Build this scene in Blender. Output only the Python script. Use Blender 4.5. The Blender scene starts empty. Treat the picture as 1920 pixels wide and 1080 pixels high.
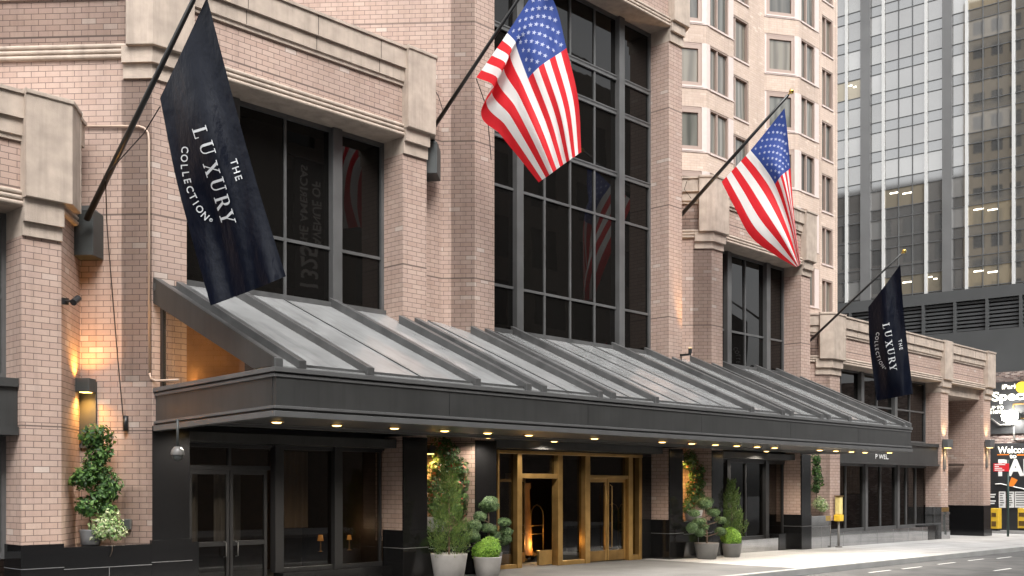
import bpy, bmesh, math, random
from mathutils import Vector, Matrix
from mathutils.bvhtree import BVHTree
random.seed(7)
C = bpy.context.scene.collection
sc = bpy.context.scene

# ------------------------------------------------------------------ camera, sky, sun, exposure
F, CX, HY, EYE = 2000.0, 960.0, 912.0, 2.2
ANG = math.atan(0.95); SN, CS = math.sin(ANG), math.cos(ANG)
cam_d = bpy.data.cameras.new('camera'); cam = bpy.data.objects.new('camera', cam_d); C.objects.link(cam)
cam.location = (0, 0, EYE); cam.rotation_euler = (math.pi/2, 0, ANG-math.pi/2)
cam_d.sensor_width = 36; cam_d.lens = F/1920*36; cam_d.shift_y = (HY-540)/1920
cam_d.clip_start = .1; cam_d.clip_end = 2000
sc.camera = cam
w = bpy.data.worlds.new("World"); sc.world = w; w.use_nodes = True
nt = w.node_tree; bg = nt.nodes['Background']
sky = nt.nodes.new('ShaderNodeTexSky'); sky.sky_type = 'NISHITA'; sky.sun_disc = False
SUN_EL, SUN_AZ = math.radians(52), math.radians(208)
sky.sun_elevation = SUN_EL; sky.sun_rotation = SUN_AZ; sky.dust_density = 4; sky.air_density = 1.2
hs = nt.nodes.new('ShaderNodeHueSaturation'); hs.inputs['Saturation'].default_value = .06   # thick cloud: almost no blue
nt.links.new(sky.outputs[0], hs.inputs['Color']); nt.links.new(hs.outputs[0], bg.inputs[0]); bg.inputs[1].default_value = .15
sd = bpy.data.lights.new('sun', 'SUN'); sun = bpy.data.objects.new('sun', sd); C.objects.link(sun)
sd.energy = 1.1; sd.angle = math.radians(25); sd.color = (1, .96, .9)
sun.rotation_euler = (math.pi/2-SUN_EL, 0, math.pi-SUN_AZ)
sc.view_settings.view_transform = 'Standard'; sc.view_settings.look = 'None'
sc.view_settings.exposure = 1.35; sc.view_settings.gamma = 1
sc.cycles.max_bounces = 8; sc.cycles.caustics_reflective = False; sc.cycles.caustics_refractive = False
sc.cycles.use_denoising = True

def P(u, v, Y):
    q = (u-CX)/F; t = Y/(SN-q*CS); return Vector((t*(CS+q*SN), Y, EYE+(HY-v)/F*t))
def T(u, v, t):
    q = (u-CX)/F; return Vector((t*(CS+q*SN), t*(SN-q*CS), EYE+(HY-v)/F*t))
def XF(u, Y): return P(u, 0, Y).x
def G(x): return -.0065*(x-20)                     # the pavement falls gently along the street

# ------------------------------------------------------------------ materials
def mat(name, col, rough=.6, metal=0, spec=.5, noise=0, nscale=4, bump=0, bscale=30, emit=None, est=0, streak=0, sdir=(3, 3, .18)):
    m = bpy.data.materials.new(name); m.use_nodes = True; n = m.node_tree.nodes; l = m.node_tree.links
    b = n['Principled BSDF']; b.inputs['Base Color'].default_value = (*col, 1); b.inputs['Roughness'].default_value = rough
    b.inputs['Metallic'].default_value = metal; b.inputs['Specular IOR Level'].default_value = spec
    if noise:
        tc = n.new('ShaderNodeTexCoord'); t = n.new('ShaderNodeTexNoise'); t.inputs['Scale'].default_value = nscale
        t.inputs['Detail'].default_value = 6
        r = n.new('ShaderNodeMapRange'); r.inputs[1].default_value = .3; r.inputs[2].default_value = .7
        r.inputs[3].default_value = 1-noise; r.inputs[4].default_value = 1+noise
        mx = n.new('ShaderNodeMix'); mx.data_type = 'RGBA'; mx.blend_type = 'MULTIPLY'; mx.inputs[0].default_value = 1
        mx.inputs[6].default_value = (*col, 1)
        l.new(tc.outputs['Object'], t.inputs['Vector']); l.new(t.outputs['Fac'], r.inputs[0]); l.new(r.outputs[0], mx.inputs[7])
        out = mx.outputs[2]
        if streak:
            mp = n.new('ShaderNodeMapping'); mp.inputs['Scale'].default_value = sdir; t3 = n.new('ShaderNodeTexNoise'); t3.inputs['Scale'].default_value = 1.7; t3.inputs['Detail'].default_value = 7; t3.inputs['Roughness'].default_value = .65
            l.new(tc.outputs['Object'], mp.inputs[0]); l.new(mp.outputs[0], t3.inputs['Vector'])
            r3 = n.new('ShaderNodeMapRange'); r3.inputs[1].default_value = .48; r3.inputs[2].default_value = .72; r3.inputs[3].default_value = 1; r3.inputs[4].default_value = 1-streak; l.new(t3.outputs['Fac'], r3.inputs[0])
            m3 = n.new('ShaderNodeMix'); m3.data_type = 'RGBA'; m3.blend_type = 'MULTIPLY'; m3.inputs[0].default_value = 1; l.new(out, m3.inputs[6]); l.new(r3.outputs[0], m3.inputs[7]); out = m3.outputs[2]
        l.new(out, b.inputs['Base Color'])
    if bump:
        tc = n.new('ShaderNodeTexCoord'); t = n.new('ShaderNodeTexNoise'); t.inputs['Scale'].default_value = bscale
        bp = n.new('ShaderNodeBump'); bp.inputs['Strength'].default_value = bump; bp.inputs['Distance'].default_value = .02
        l.new(tc.outputs['Object'], t.inputs['Vector']); l.new(t.outputs['Fac'], bp.inputs['Height']); l.new(bp.outputs[0], b.inputs['Normal'])
    if emit:
        b.inputs['Emission Color'].default_value = (*emit, 1); b.inputs['Emission Strength'].default_value = est
    return m

def brick_mat(name, cols, mortar, bw=.285, rh=.111, ms=.0065, odd=None, joints=(), soft=.0):
    m = bpy.data.materials.new(name); m.use_nodes = True; n = m.node_tree.nodes; l = m.node_tree.links; b = n['Principled BSDF']
    def math_(op, a, c=None):
        x = n.new('ShaderNodeMath'); x.operation = op
        for i, v in enumerate((a, c)):
            if v is None: continue
            if isinstance(v, (int, float)): x.inputs[i].default_value = v
            else: l.new(v, x.inputs[i])
        return x.outputs[0]
    uv = n.new('ShaderNodeUVMap'); sep = n.new('ShaderNodeSeparateXYZ'); l.new(uv.outputs[0], sep.inputs[0])
    bt = n.new('ShaderNodeTexBrick'); l.new(uv.outputs[0], bt.inputs['Vector'])
    bt.inputs['Scale'].default_value = 1; bt.inputs['Brick Width'].default_value = bw; bt.inputs['Row Height'].default_value = rh
    bt.inputs['Mortar Size'].default_value = ms; bt.inputs['Mortar Smooth'].default_value = .15; bt.offset = .5
    row = math_('FLOOR', math_('DIVIDE', sep.outputs[1], rh))
    even = math_('SUBTRACT', 1, math_('FLOORED_MODULO', row, 2))
    col = math_('FLOOR', math_('DIVIDE', math_('ADD', sep.outputs[0], math_('MULTIPLY', even, bw*.5)), bw))
    cx = n.new('ShaderNodeCombineXYZ'); l.new(col, cx.inputs[0]); l.new(row, cx.inputs[1])
    wn = n.new('ShaderNodeTexWhiteNoise'); wn.noise_dimensions = '2D'; l.new(cx.outputs[0], wn.inputs['Vector'])
    cr = n.new('ShaderNodeValToRGB'); e = cr.color_ramp.elements
    k = len(cols)
    e[0].position = 0; e[0].color = (*cols[0], 1); e[1].position = .97; e[1].color = (*cols[-1], 1)
    for i in range(1, k-1):
        q = e.new(.97*i/(k-1)); q.color = (*cols[i], 1)
    if odd: q = e.new(.985); q.color = (*odd, 1)
    l.new(wn.outputs['Value'], cr.inputs[0])
    # broad weather stains over many bricks
    tc = n.new('ShaderNodeTexCoord'); ns = n.new('ShaderNodeTexNoise'); ns.inputs['Scale'].default_value = .55; ns.inputs['Detail'].default_value = 7
    mp = n.new('ShaderNodeMapping'); mp.inputs['Scale'].default_value = (1, 1, .35); l.new(tc.outputs['Object'], mp.inputs[0]); l.new(mp.outputs[0], ns.inputs['Vector'])
    mr = n.new('ShaderNodeMapRange'); mr.inputs[1].default_value = .3; mr.inputs[2].default_value = .7; mr.inputs[3].default_value = .82; mr.inputs[4].default_value = 1.1
    l.new(ns.outputs['Fac'], mr.inputs[0])
    n2 = n.new('ShaderNodeTexNoise'); n2.inputs['Scale'].default_value = 45; n2.inputs['Detail'].default_value = 4; l.new(uv.outputs[0], n2.inputs['Vector'])
    m2 = n.new('ShaderNodeMapRange'); m2.inputs[3].default_value = .86; m2.inputs[4].default_value = 1.14; l.new(n2.outputs['Fac'], m2.inputs[0])
    mp3 = n.new('ShaderNodeMapping'); mp3.inputs['Scale'].default_value = (4.5, 4.5, .35); l.new(tc.outputs['Object'], mp3.inputs[0])
    n3 = n.new('ShaderNodeTexNoise'); n3.inputs['Scale'].default_value = 1.6; n3.inputs['Detail'].default_value = 5; l.new(mp3.outputs[0], n3.inputs['Vector'])
    m3 = n.new('ShaderNodeMapRange'); m3.inputs[1].default_value = .52; m3.inputs[2].default_value = .75; m3.inputs[3].default_value = 1; m3.inputs[4].default_value = .84; l.new(n3.outputs['Fac'], m3.inputs[0])
    mm = math_('MULTIPLY', math_('MULTIPLY', mr.outputs[0], m2.outputs[0]), m3.outputs[0])
    mx = n.new('ShaderNodeMix'); mx.data_type = 'RGBA'; mx.blend_type = 'MULTIPLY'; mx.inputs[0].default_value = 1
    l.new(cr.outputs[0], mx.inputs[6]); l.new(mm, mx.inputs[7])
    fac = bt.outputs['Fac']
    for z in joints:
        d = math_('LESS_THAN', math_('ABSOLUTE', math_('SUBTRACT', sep.outputs[1], z)), .013); fac = math_('MAXIMUM', fac, d)
    mo = n.new('ShaderNodeMix'); mo.data_type = 'RGBA'; l.new(fac, mo.inputs[0]); l.new(mx.outputs[2], mo.inputs[6]); mo.inputs[7].default_value = (*mortar, 1)
    l.new(mo.outputs[2], b.inputs['Base Color']); b.inputs['Roughness'].default_value = .75
    bp = n.new('ShaderNodeBump'); bp.inputs['Strength'].default_value = .5; bp.inputs['Distance'].default_value = .01; bp.invert = True
    l.new(fac, bp.inputs['Height']); l.new(bp.outputs[0], b.inputs['Normal'])
    return m

def glass_store(name, tint, ior=1.5, rough=.01):
    m = bpy.data.materials.new(name); m.use_nodes = True; n = m.node_tree.nodes; l = m.node_tree.links
    n.remove(n['Principled BSDF']); o = n['Material Output']
    t = n.new('ShaderNodeBsdfTransparent'); t.inputs[0].default_value = (*tint, 1)
    g = n.new('ShaderNodeBsdfGlossy'); g.inputs['Roughness'].default_value = rough
    lw = n.new('ShaderNodeLayerWeight'); pw = n.new('ShaderNodeMath'); pw.operation = 'POWER'; pw.inputs[1].default_value = 5; l.new(lw.outputs['Facing'], pw.inputs[0])
    f = n.new('ShaderNodeMath'); f.operation = 'MULTIPLY_ADD'; f.inputs[1].default_value = .93; f.inputs[2].default_value = .06; l.new(pw.outputs[0], f.inputs[0])
    x = n.new('ShaderNodeMixShader'); l.new(f.outputs[0], x.inputs[0]); l.new(t.outputs[0], x.inputs[1]); l.new(g.outputs[0], x.inputs[2])
    l.new(x.outputs[0], o.inputs[0]); return m

def leaf_mat(name, cols, rough=.6, trans=.25):
    m = bpy.data.materials.new(name); m.use_nodes = True; n = m.node_tree.nodes; l = m.node_tree.links; b = n['Principled BSDF']; o = n['Material Output']
    g = n.new('ShaderNodeNewGeometry'); cr = n.new('ShaderNodeValToRGB'); e = cr.color_ramp.elements
    e[0].color = (*cols[0], 1); e[1].color = (*cols[-1], 1)
    for i in range(1, len(cols)-1):
        q = e.new(i/(len(cols)-1)); q.color = (*cols[i], 1)
    l.new(g.outputs['Random Per Island'], cr.inputs[0]); l.new(cr.outputs[0], b.inputs['Base Color']); b.inputs['Roughness'].default_value = rough
    tr = n.new('ShaderNodeBsdfTranslucent'); l.new(cr.outputs[0], tr.inputs[0])
    x = n.new('ShaderNodeMixShader'); x.inputs[0].default_value = trans
    l.new(b.outputs[0], x.inputs[1]); l.new(tr.outputs[0], x.inputs[2]); l.new(x.outputs[0], o.inputs[0]); return m

M = {}
M['brick'] = brick_mat('pink_brick', [(.415,.292,.24),(.455,.328,.27),(.445,.322,.272),(.48,.355,.295),(.43,.305,.255)], (.15,.108,.092), odd=(.54,.44,.385), joints=(3.27,7.42,10.86,13.85))
M['brick_far'] = brick_mat('tower_brick', [(.46,.36,.292),(.50,.392,.32),(.485,.38,.315),(.52,.415,.345)], (.36,.28,.235), odd=(.6,.48,.4))
M['brick_garage'] = brick_mat('garage_brick', [(.05,.03,.028),(.12,.07,.06),(.2,.13,.11),(.34,.28,.25)], (.2,.18,.17), bw=.22, rh=.08, ms=.012)
M['stone'] = mat('limestone', (.435,.358,.298), .8, noise=.16, nscale=3.2, bump=.25, bscale=60, streak=.22)
M['granite'] = mat('black_granite', (.008,.008,.0085), .12, noise=.35, nscale=60)
M['granite_polish'] = mat('polished_granite', (.42,.42,.42), .05, metal=.85, noise=.12, nscale=2)
M['seam'] = mat('granite_seam', (.16,.16,.165), .5)
M['charcoal'] = mat('charcoal_metal', (.047,.047,.046), .38, noise=.14, nscale=1.6, spec=.4, streak=.25, bump=.04, bscale=1.5)
M['charcoal_lite'] = mat('grey_metal_trim', (.11,.11,.11), .35, noise=.1, nscale=2)
M['rib'] = mat('rib_metal', (.085,.085,.085), .4, noise=.2, nscale=3, streak=.35, sdir=(1, 1, 1))
M['frame'] = mat('window_frame', (.095,.095,.095), .4, noise=.15, nscale=2)
M['frame_dk'] = mat('dark_frame', (.02,.02,.021), .35)
M['glass_up'] = mat('upper_glass', (.0065,.006,.0055), .015, spec=.26, bump=.06, bscale=1.1)
M['glass_st'] = glass_store('shop_glass', (.42,.4,.37))
M['glass_clear'] = glass_store('clear_glass', (.8,.8,.78))
M['brass'] = mat('brass', (.40,.25,.09), .3, metal=.75, noise=.18, nscale=3)
M['brass_dk'] = mat('aged_brass', (.23,.14,.05), .4, metal=.7, noise=.2, nscale=3)
M['gold'] = mat('gold', (.75,.52,.13), .2, metal=1)
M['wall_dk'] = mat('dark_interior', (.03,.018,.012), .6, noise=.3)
M['wood'] = mat('amber_timber', (.25,.115,.03), .5, noise=.15, nscale=3)
M['curtain'] = mat('grey_curtain', (.22,.21,.2), .9)
M['curtain_w'] = mat('brown_curtain', (.28,.21,.15), .9)
M['pipe'] = mat('cream_pipe', (.5,.37,.29), .5)
M['black'] = mat('black_paint', (.012,.012,.013), .4)
M['pole'] = mat('black_pole', (.014,.014,.014), .3)
M['rope'] = mat('dark_rope', (.02,.014,.012), .9)
M['grey_box'] = mat('grey_box', (.05,.055,.055), .5, noise=.1)
M['white'] = mat('white_paint', (.8,.8,.78), .5)
M['white_cam'] = mat('white_plastic', (.14,.135,.13), .4)
M['lamp_on'] = mat('lamp_glow', (1,.8,.5), .5, emit=(1,.62,.2), est=2.6)
M['lamp_soft'] = mat('soft_glow', (1,.6,.2), .5, emit=(1,.36,.05), est=.1)
M['flood'] = mat('flood_glow', (1,1,1), .5, emit=(1,.97,.9), est=60)
M['yellow'] = mat('yellow_paint', (.75,.48,.04), .4, noise=.08)
M['red'] = mat('red_sign', (.6,.02,.03), .4)
M['orange'] = mat('orange_sign', (.8,.22,.02), .5)
M['signblack'] = mat('sign_black', (.02,.021,.023), .5, noise=.2, nscale=1)
M['green_pole'] = mat('green_post', (.03,.06,.05), .5)
M['pot'] = mat('fibre_pot', (.27,.27,.275), .55, noise=.1, nscale=5, bump=.1)
M['pot_dk'] = mat('dark_pot', (.11,.11,.112), .55, noise=.1, nscale=5)
M['soil'] = mat('soil', (.02,.014,.01), .95)
M['bark'] = mat('bark', (.09,.06,.04), .9, noise=.3, nscale=20)
M['twfr'] = mat('tower_window_frame', (.30,.225,.19), .5)
M['twpan'] = mat('tower_panel', (.52,.44,.41), .6, noise=.05)
M['twglass'] = mat('tower_window_glass', (.05,.06,.055), .05, spec=.6, bump=.05, bscale=1.5)
M['twcurt'] = mat('tower_curtain', (.19,.185,.16), .9)
M['leaf'] = leaf_mat('leaf', [(.012,.036,.009),(.032,.09,.016),(.055,.135,.024),(.11,.21,.04)])
M['leaf_var'] = leaf_mat('variegated_leaf', [(0.072,0.189,0.043),(0.290,0.420,0.145),(0.600,0.600,0.377),(0.145,0.290,0.072),(0.600,0.600,0.478)])
M['leaf_red'] = leaf_mat('leaf_red', [(.017,.044,.012),(.044,.10,.022),(.05,.12,.025),(.09,.17,.035),(.035,.08,.02),(.06,.13,.03),(.30,.04,.02)])
M['leaf_con'] = leaf_mat('conifer_leaf', [(.02,.05,.012),(.055,.11,.022),(.10,.17,.03),(.15,.19,.05)])
M['leaf_box'] = leaf_mat('boxwood_leaf', [(0.058,0.145,0.014),(0.131,0.275,0.029),(0.217,0.406,0.051),(0.290,0.493,0.072)])
M['leaf_cld'] = leaf_mat('cloud_leaf', [(0.029,0.065,0.029),(0.065,0.123,0.051),(0.109,0.181,0.072),(0.160,0.246,0.102)])

# asphalt and pavements
def ground_mat(name, c1, c2, tile=None, line=(.2,.2,.2), rough=.85, sc_=1.2, ms=.01):
    m = bpy.data.materials.new(name); m.use_nodes = True; n = m.node_tree.nodes; l = m.node_tree.links; b = n['Principled BSDF']
    tc = n.new('ShaderNodeTexCoord'); t = n.new('ShaderNodeTexNoise'); t.inputs['Scale'].default_value = sc_; t.inputs['Detail'].default_value = 8
    t2 = n.new('ShaderNodeTexNoise'); t2.inputs['Scale'].default_value = 90; t2.inputs['Detail'].default_value = 3
    l.new(tc.outputs['Object'], t.inputs['Vector']); l.new(tc.outputs['Object'], t2.inputs['Vector'])
    ad = n.new('ShaderNodeMath'); ad.operation = 'MULTIPLY_ADD'; ad.inputs[1].default_value = .35; l.new(t2.outputs['Fac'], ad.inputs[0]); l.new(t.outputs['Fac'], ad.inputs[2])
    mr = n.new('ShaderNodeMapRange'); mr.inputs[1].default_value = .45; mr.inputs[2].default_value = .9; l.new(ad.outputs[0], mr.inputs[0])
    mx = n.new('ShaderNodeMix'); mx.data_type = 'RGBA'; mx.inputs[6].default_value = (*c1, 1); mx.inputs[7].default_value = (*c2, 1); l.new(mr.outputs[0], mx.inputs[0])
    out = mx.outputs[2]
    if tile:
        bt = n.new('ShaderNodeTexBrick'); bt.offset = 0; bt.inputs['Scale'].default_value = 1; bt.inputs['Brick Width'].default_value = tile; bt.inputs['Row Height'].default_value = tile
        bt.inputs['Mortar Size'].default_value = ms; l.new(tc.outputs['Object'], bt.inputs['Vector'])
        m2 = n.new('ShaderNodeMix'); m2.data_type = 'RGBA'; m2.inputs[7].default_value = (*line, 1); l.new(bt.outputs['Fac'], m2.inputs[0]); l.new(out, m2.inputs[6]); out = m2.outputs[2]
    l.new(out, b.inputs['Base Color']); b.inputs['Roughness'].default_value = rough
    bp = n.new('ShaderNodeBump'); bp.inputs['Strength'].default_value = .15; bp.inputs['Distance'].default_value = .01; l.new(t2.outputs['Fac'], bp.inputs['Height']); l.new(bp.outputs[0], b.inputs['Normal'])
    return m
M['asphalt'] = ground_mat('asphalt', (.062,.062,.063), (.135,.135,.134))
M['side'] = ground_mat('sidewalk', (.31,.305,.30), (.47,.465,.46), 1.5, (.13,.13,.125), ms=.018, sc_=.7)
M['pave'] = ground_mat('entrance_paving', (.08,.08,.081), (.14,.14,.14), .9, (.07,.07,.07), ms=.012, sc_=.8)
M['kerb'] = ground_mat('kerb', (.34,.34,.33), (.45,.45,.44))

# roof glazing of the canopy: ribbed wired glass, pale from the sky it mirrors
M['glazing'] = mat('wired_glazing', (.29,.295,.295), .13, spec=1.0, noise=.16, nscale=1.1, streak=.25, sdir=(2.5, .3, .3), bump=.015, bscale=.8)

# ------------------------------------------------------------------ mesh builder
class MB:
    def __init__(s): s.v = []; s.f = []; s.uv = []
    def poly(s, pts, uv=None):
        k = len(s.v); s.v += [tuple(p) for p in pts]; s.f.append(list(range(k, k+len(pts))))
        if uv is None:
            a, b, c = Vector(pts[0]), Vector(pts[1]), Vector(pts[2]); n = (b-a).cross(c-a)
            n = Vector((abs(n.x), abs(n.y), abs(n.z)))
            if n.z > max(n.x, n.y): uv = [(p[0], p[1]) for p in pts]
            elif n.y > n.x: uv = [(p[0], p[2]) for p in pts]
            else: uv = [(p[1], p[2]) for p in pts]
        s.uv += list(uv)
    def hexa(s, a, b):                             # two quads (bottom loop ccw from above, top loop)
        s.poly(list(reversed(a))); s.poly(b)
        for i in range(4):
            j = (i+1) % 4; s.poly([a[i], a[j], b[j], b[i]])
    def box(s, x0, x1, y0, y1, z0, z1):
        q = [(x0, y0), (x1, y0), (x1, y1), (x0, y1)]
        s.hexa([(x, y, z0) for x, y in q], [(x, y, z1) for x, y in q]); return s
    def lbox(s, o, d, a0, a1, n0, n1, z0, z1):     # oriented box: a along d, n along the inward normal
        n = (-d[1], d[0]); k0 = o[0]*d[0]+o[1]*d[1]
        def p(a, b, z): return (o[0]+d[0]*a+n[0]*b, o[1]+d[1]*a+n[1]*b, z)
        q = [(a0, n0), (a1, n0), (a1, n1), (a0, n1)]
        lo = [p(a, b, z0) for a, b in q]; hi = [p(a, b, z1) for a, b in q]
        s.poly(list(reversed(lo))); s.poly(hi)
        us = [a0+k0, a1+k0, a1+k0+(n1-n0), 2*a1-a0+k0+(n1-n0)]
        for i in range(4):
            j = (i+1) % 4; ua = us[i]; ub = ua+math.dist(q[i], q[j])
            s.poly([lo[i], lo[j], hi[j], hi[i]], [(ua, z0), (ub, z0), (ub, z1), (ua, z1)])
        return s
    def wall(s, path, z0, z1, u0=0):               # vertical sheet along a plan polyline
        u = u0
        for a, b in zip(path, path[1:]):
            L = math.dist(a, b); s.poly([(*a, z0), (*b, z0), (*b, z1), (*a, z1)], [(u, z0), (u+L, z0), (u+L, z1), (u, z1)]); u += L
        return s
    def prism(s, q, z0, z1):
        n = len(q); lo = [(x, y, z0) for x, y in q]; hi = [(x, y, z1) for x, y in q]
        s.poly(list(reversed(lo))); s.poly(hi); u = q[0][0]
        for i in range(n):
            j = (i+1) % n; L = math.dist(q[i], q[j])
            s.poly([lo[i], lo[j], hi[j], hi[i]], [(u, z0), (u+L, z0), (u+L, z1), (u, z1)]); u += L
        return s
    def tube(s, pts, r, n=8, r2=None):
        pts = [Vector(p) for p in pts]; rings = []
        for i, p in enumerate(pts):
            t = (pts[min(i+1, len(pts)-1)]-pts[max(i-1, 0)]).normalized()
            a = t.cross(Vector((0, 0, 1)) if abs(t.z) < .9 else Vector((1, 0, 0))).normalized(); b = t.cross(a)
            rr = r if r2 is None else r+(r2-r)*i/(len(pts)-1)
            rings.append([p+(a*math.cos(k*2*math.pi/n)+b*math.sin(k*2*math.pi/n))*rr for k in range(n)])
        for A, B in zip(rings, rings[1:]):
            for k in range(n):
                j = (k+1) % n; s.poly([A[k], A[j], B[j], B[k]])
        s.poly(list(reversed(rings[0]))); s.poly(rings[-1]); return s
    def lathe(s, c, prof, n=28):
        c = Vector(c); R = [[c+Vector((r*math.cos(k*2*math.pi/n), r*math.sin(k*2*math.pi/n), z)) for k in range(n)] for r, z in prof]
        for A, B in zip(R, R[1:]):
            for k in range(n):
                j = (k+1) % n; s.poly([A[k], A[j], B[j], B[k]])
        return s
    def sphere(s, c, r, n=14, sz=1):
        return s.lathe(c, [(max(1e-4, r*math.sin(math.pi*i/8)), -r*sz*math.cos(math.pi*i/8)) for i in range(9)], n)
    def sweep(s, path, prof):                      # horizontal moulding: prof = [(out, z)], mitred along path, outward = right of travel
        N = []
        for a, b in zip(path, path[1:]):
            L = math.dist(a, b); N.append(((b[1]-a[1])/L, -(b[0]-a[0])/L))
        offs = []
        for i in range(len(path)):
            if i == 0: m = N[0]; k = 1
            elif i == len(path)-1: m = N[-1]; k = 1
            else:
                m = (N[i-1][0]+N[i][0], N[i-1][1]+N[i][1]); L = math.hypot(*m); m = (m[0]/L, m[1]/L); k = 1/(m[0]*N[i][0]+m[1]*N[i][1])
            offs.append((m[0]*k, m[1]*k))
        R = [[(p[0]+o[0]*t, p[1]+o[1]*t, z) for t, z in prof] for p, o in zip(path, offs)]
        u = 0
        for i, (A, B) in enumerate(zip(R, R[1:])):
            L = math.dist(path[i], path[i+1])
            for k in range(len(prof)-1):
                s.poly([A[k], B[k], B[k+1], A[k+1]], [(u, A[k][2]), (u+L, B[k][2]), (u+L, B[k+1][2]), (u, A[k+1][2])])
            u += L
        s.poly(list(reversed(R[0]))); s.poly(R[-1]); return s
    def build(s, name, m, parent=None, smooth=False, bevel=0, loc=None):
        me = bpy.data.meshes.new(name)
        vs = s.v if loc is None else [(x-loc[0], y-loc[1], z-loc[2]) for x, y, z in s.v]
        me.from_pydata(vs, [], s.f); ul = me.uv_layers.new(name='UVMap')
        for i, q in enumerate(s.uv): ul.data[i].uv = q
        me.materials.append(M[m] if isinstance(m, str) else m)
        o = bpy.data.objects.new(name, me); C.objects.link(o)
        if loc is not None: o.location = loc
        if parent is not None:
            q = parent; wl0 = Vector((0, 0, 0))
            while q is not None: wl0 = wl0+q.location; q = q.parent
            o.parent = parent; o.location = Vector(o.location)-wl0
        if smooth or bevel:
            bm = bmesh.new(); bm.from_mesh(me); bmesh.ops.remove_doubles(bm, verts=bm.verts, dist=1e-5); bm.to_mesh(me); bm.free()
        if smooth:
            for p in me.polygons: p.use_smooth = True
        if bevel:
            b = o.modifiers.new('bevel', 'BEVEL'); b.width = bevel; b.segments = 2; b.limit_method = 'ANGLE'
        me.update(); return o
def thing(name, label, cat, loc=(0, 0, 0), group=None):
    o = bpy.data.objects.new(name, None); C.objects.link(o); o.location = loc; o['label'] = label; o['category'] = cat
    if group: o['group'] = group
    return o
def tag(o, label, cat, group=None):
    o['label'] = label; o['category'] = cat
    if group: o['group'] = group
    return o
def struct(o): o['kind'] = 'structure'; return o

# ------------------------------------------------------------------ ground
m = MB(); m.poly([(-300, -300, G(-300)-.16), (500, -300, G(500)-.16), (500, 500, G(500)-.16), (-300, 500, G(-300)-.16)]); road = struct(m.build('road', 'asphalt'))
def slab(name, x0, x1, y0, y1, dz, m_, n=1):
    b = MB(); b.hexa([(x0, y0, G(x0)-.5), (x1, y0, G(x1)-.5), (x1, y1, G(x1)-.5), (x0, y1, G(x0)-.5)], [(x0, y0, G(x0)+dz), (x1, y0, G(x1)+dz), (x1, y1, G(x1)+dz), (x0, y1, G(x0)+dz)])
    return struct(b.build(name, m_))
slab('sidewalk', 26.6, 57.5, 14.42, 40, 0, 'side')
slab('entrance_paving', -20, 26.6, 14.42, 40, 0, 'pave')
slab('kerb', -20, 57.5, 14.2, 14.42, .004, 'kerb')
slab('far_sidewalk', 62.6, 75, 14.4, 60, 0, 'side')
slab('near_sidewalk', -60, 57, -9, -2.2, 0, 'side')
for (u, v), L in zip([(1710, 1074), (1775, 1064), (1830, 1056), (1883, 1051), (1880, 1077), (1650, 1082)], [1.3]*6):
    q = (u-CX)/F; t = (EYE+.38)*F/(v-HY); x, y = t*(CS+q*SN), t*(SN-q*CS)
    b = MB(); zz = lambda xx: G(xx)-.156
    b.poly([(x-.7, y-.045, zz(x-.7)), (x+.7, y-.045, zz(x+.7)), (x+.7, y+.045, zz(x+.7)), (x-.7, y+.045, zz(x-.7))]); o = b.build('lane_marking', 'white', road)

# ------------------------------------------------------------------ the hotel's street front
YF, YR = 19.1, 19.8
hotel = thing('hotel_building', 'low pink brick street front with stone cornices, tall dark windows and black granite base', 'building', (23, 19.1, 0))
CH = (.645, -.764)                                   # right-going direction of the chamfered returns
def ch(x, d): return (x-CH[0]*d, YF-CH[1]*d)         # a point d metres back along the chamfer ending at (x, YF)

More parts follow.
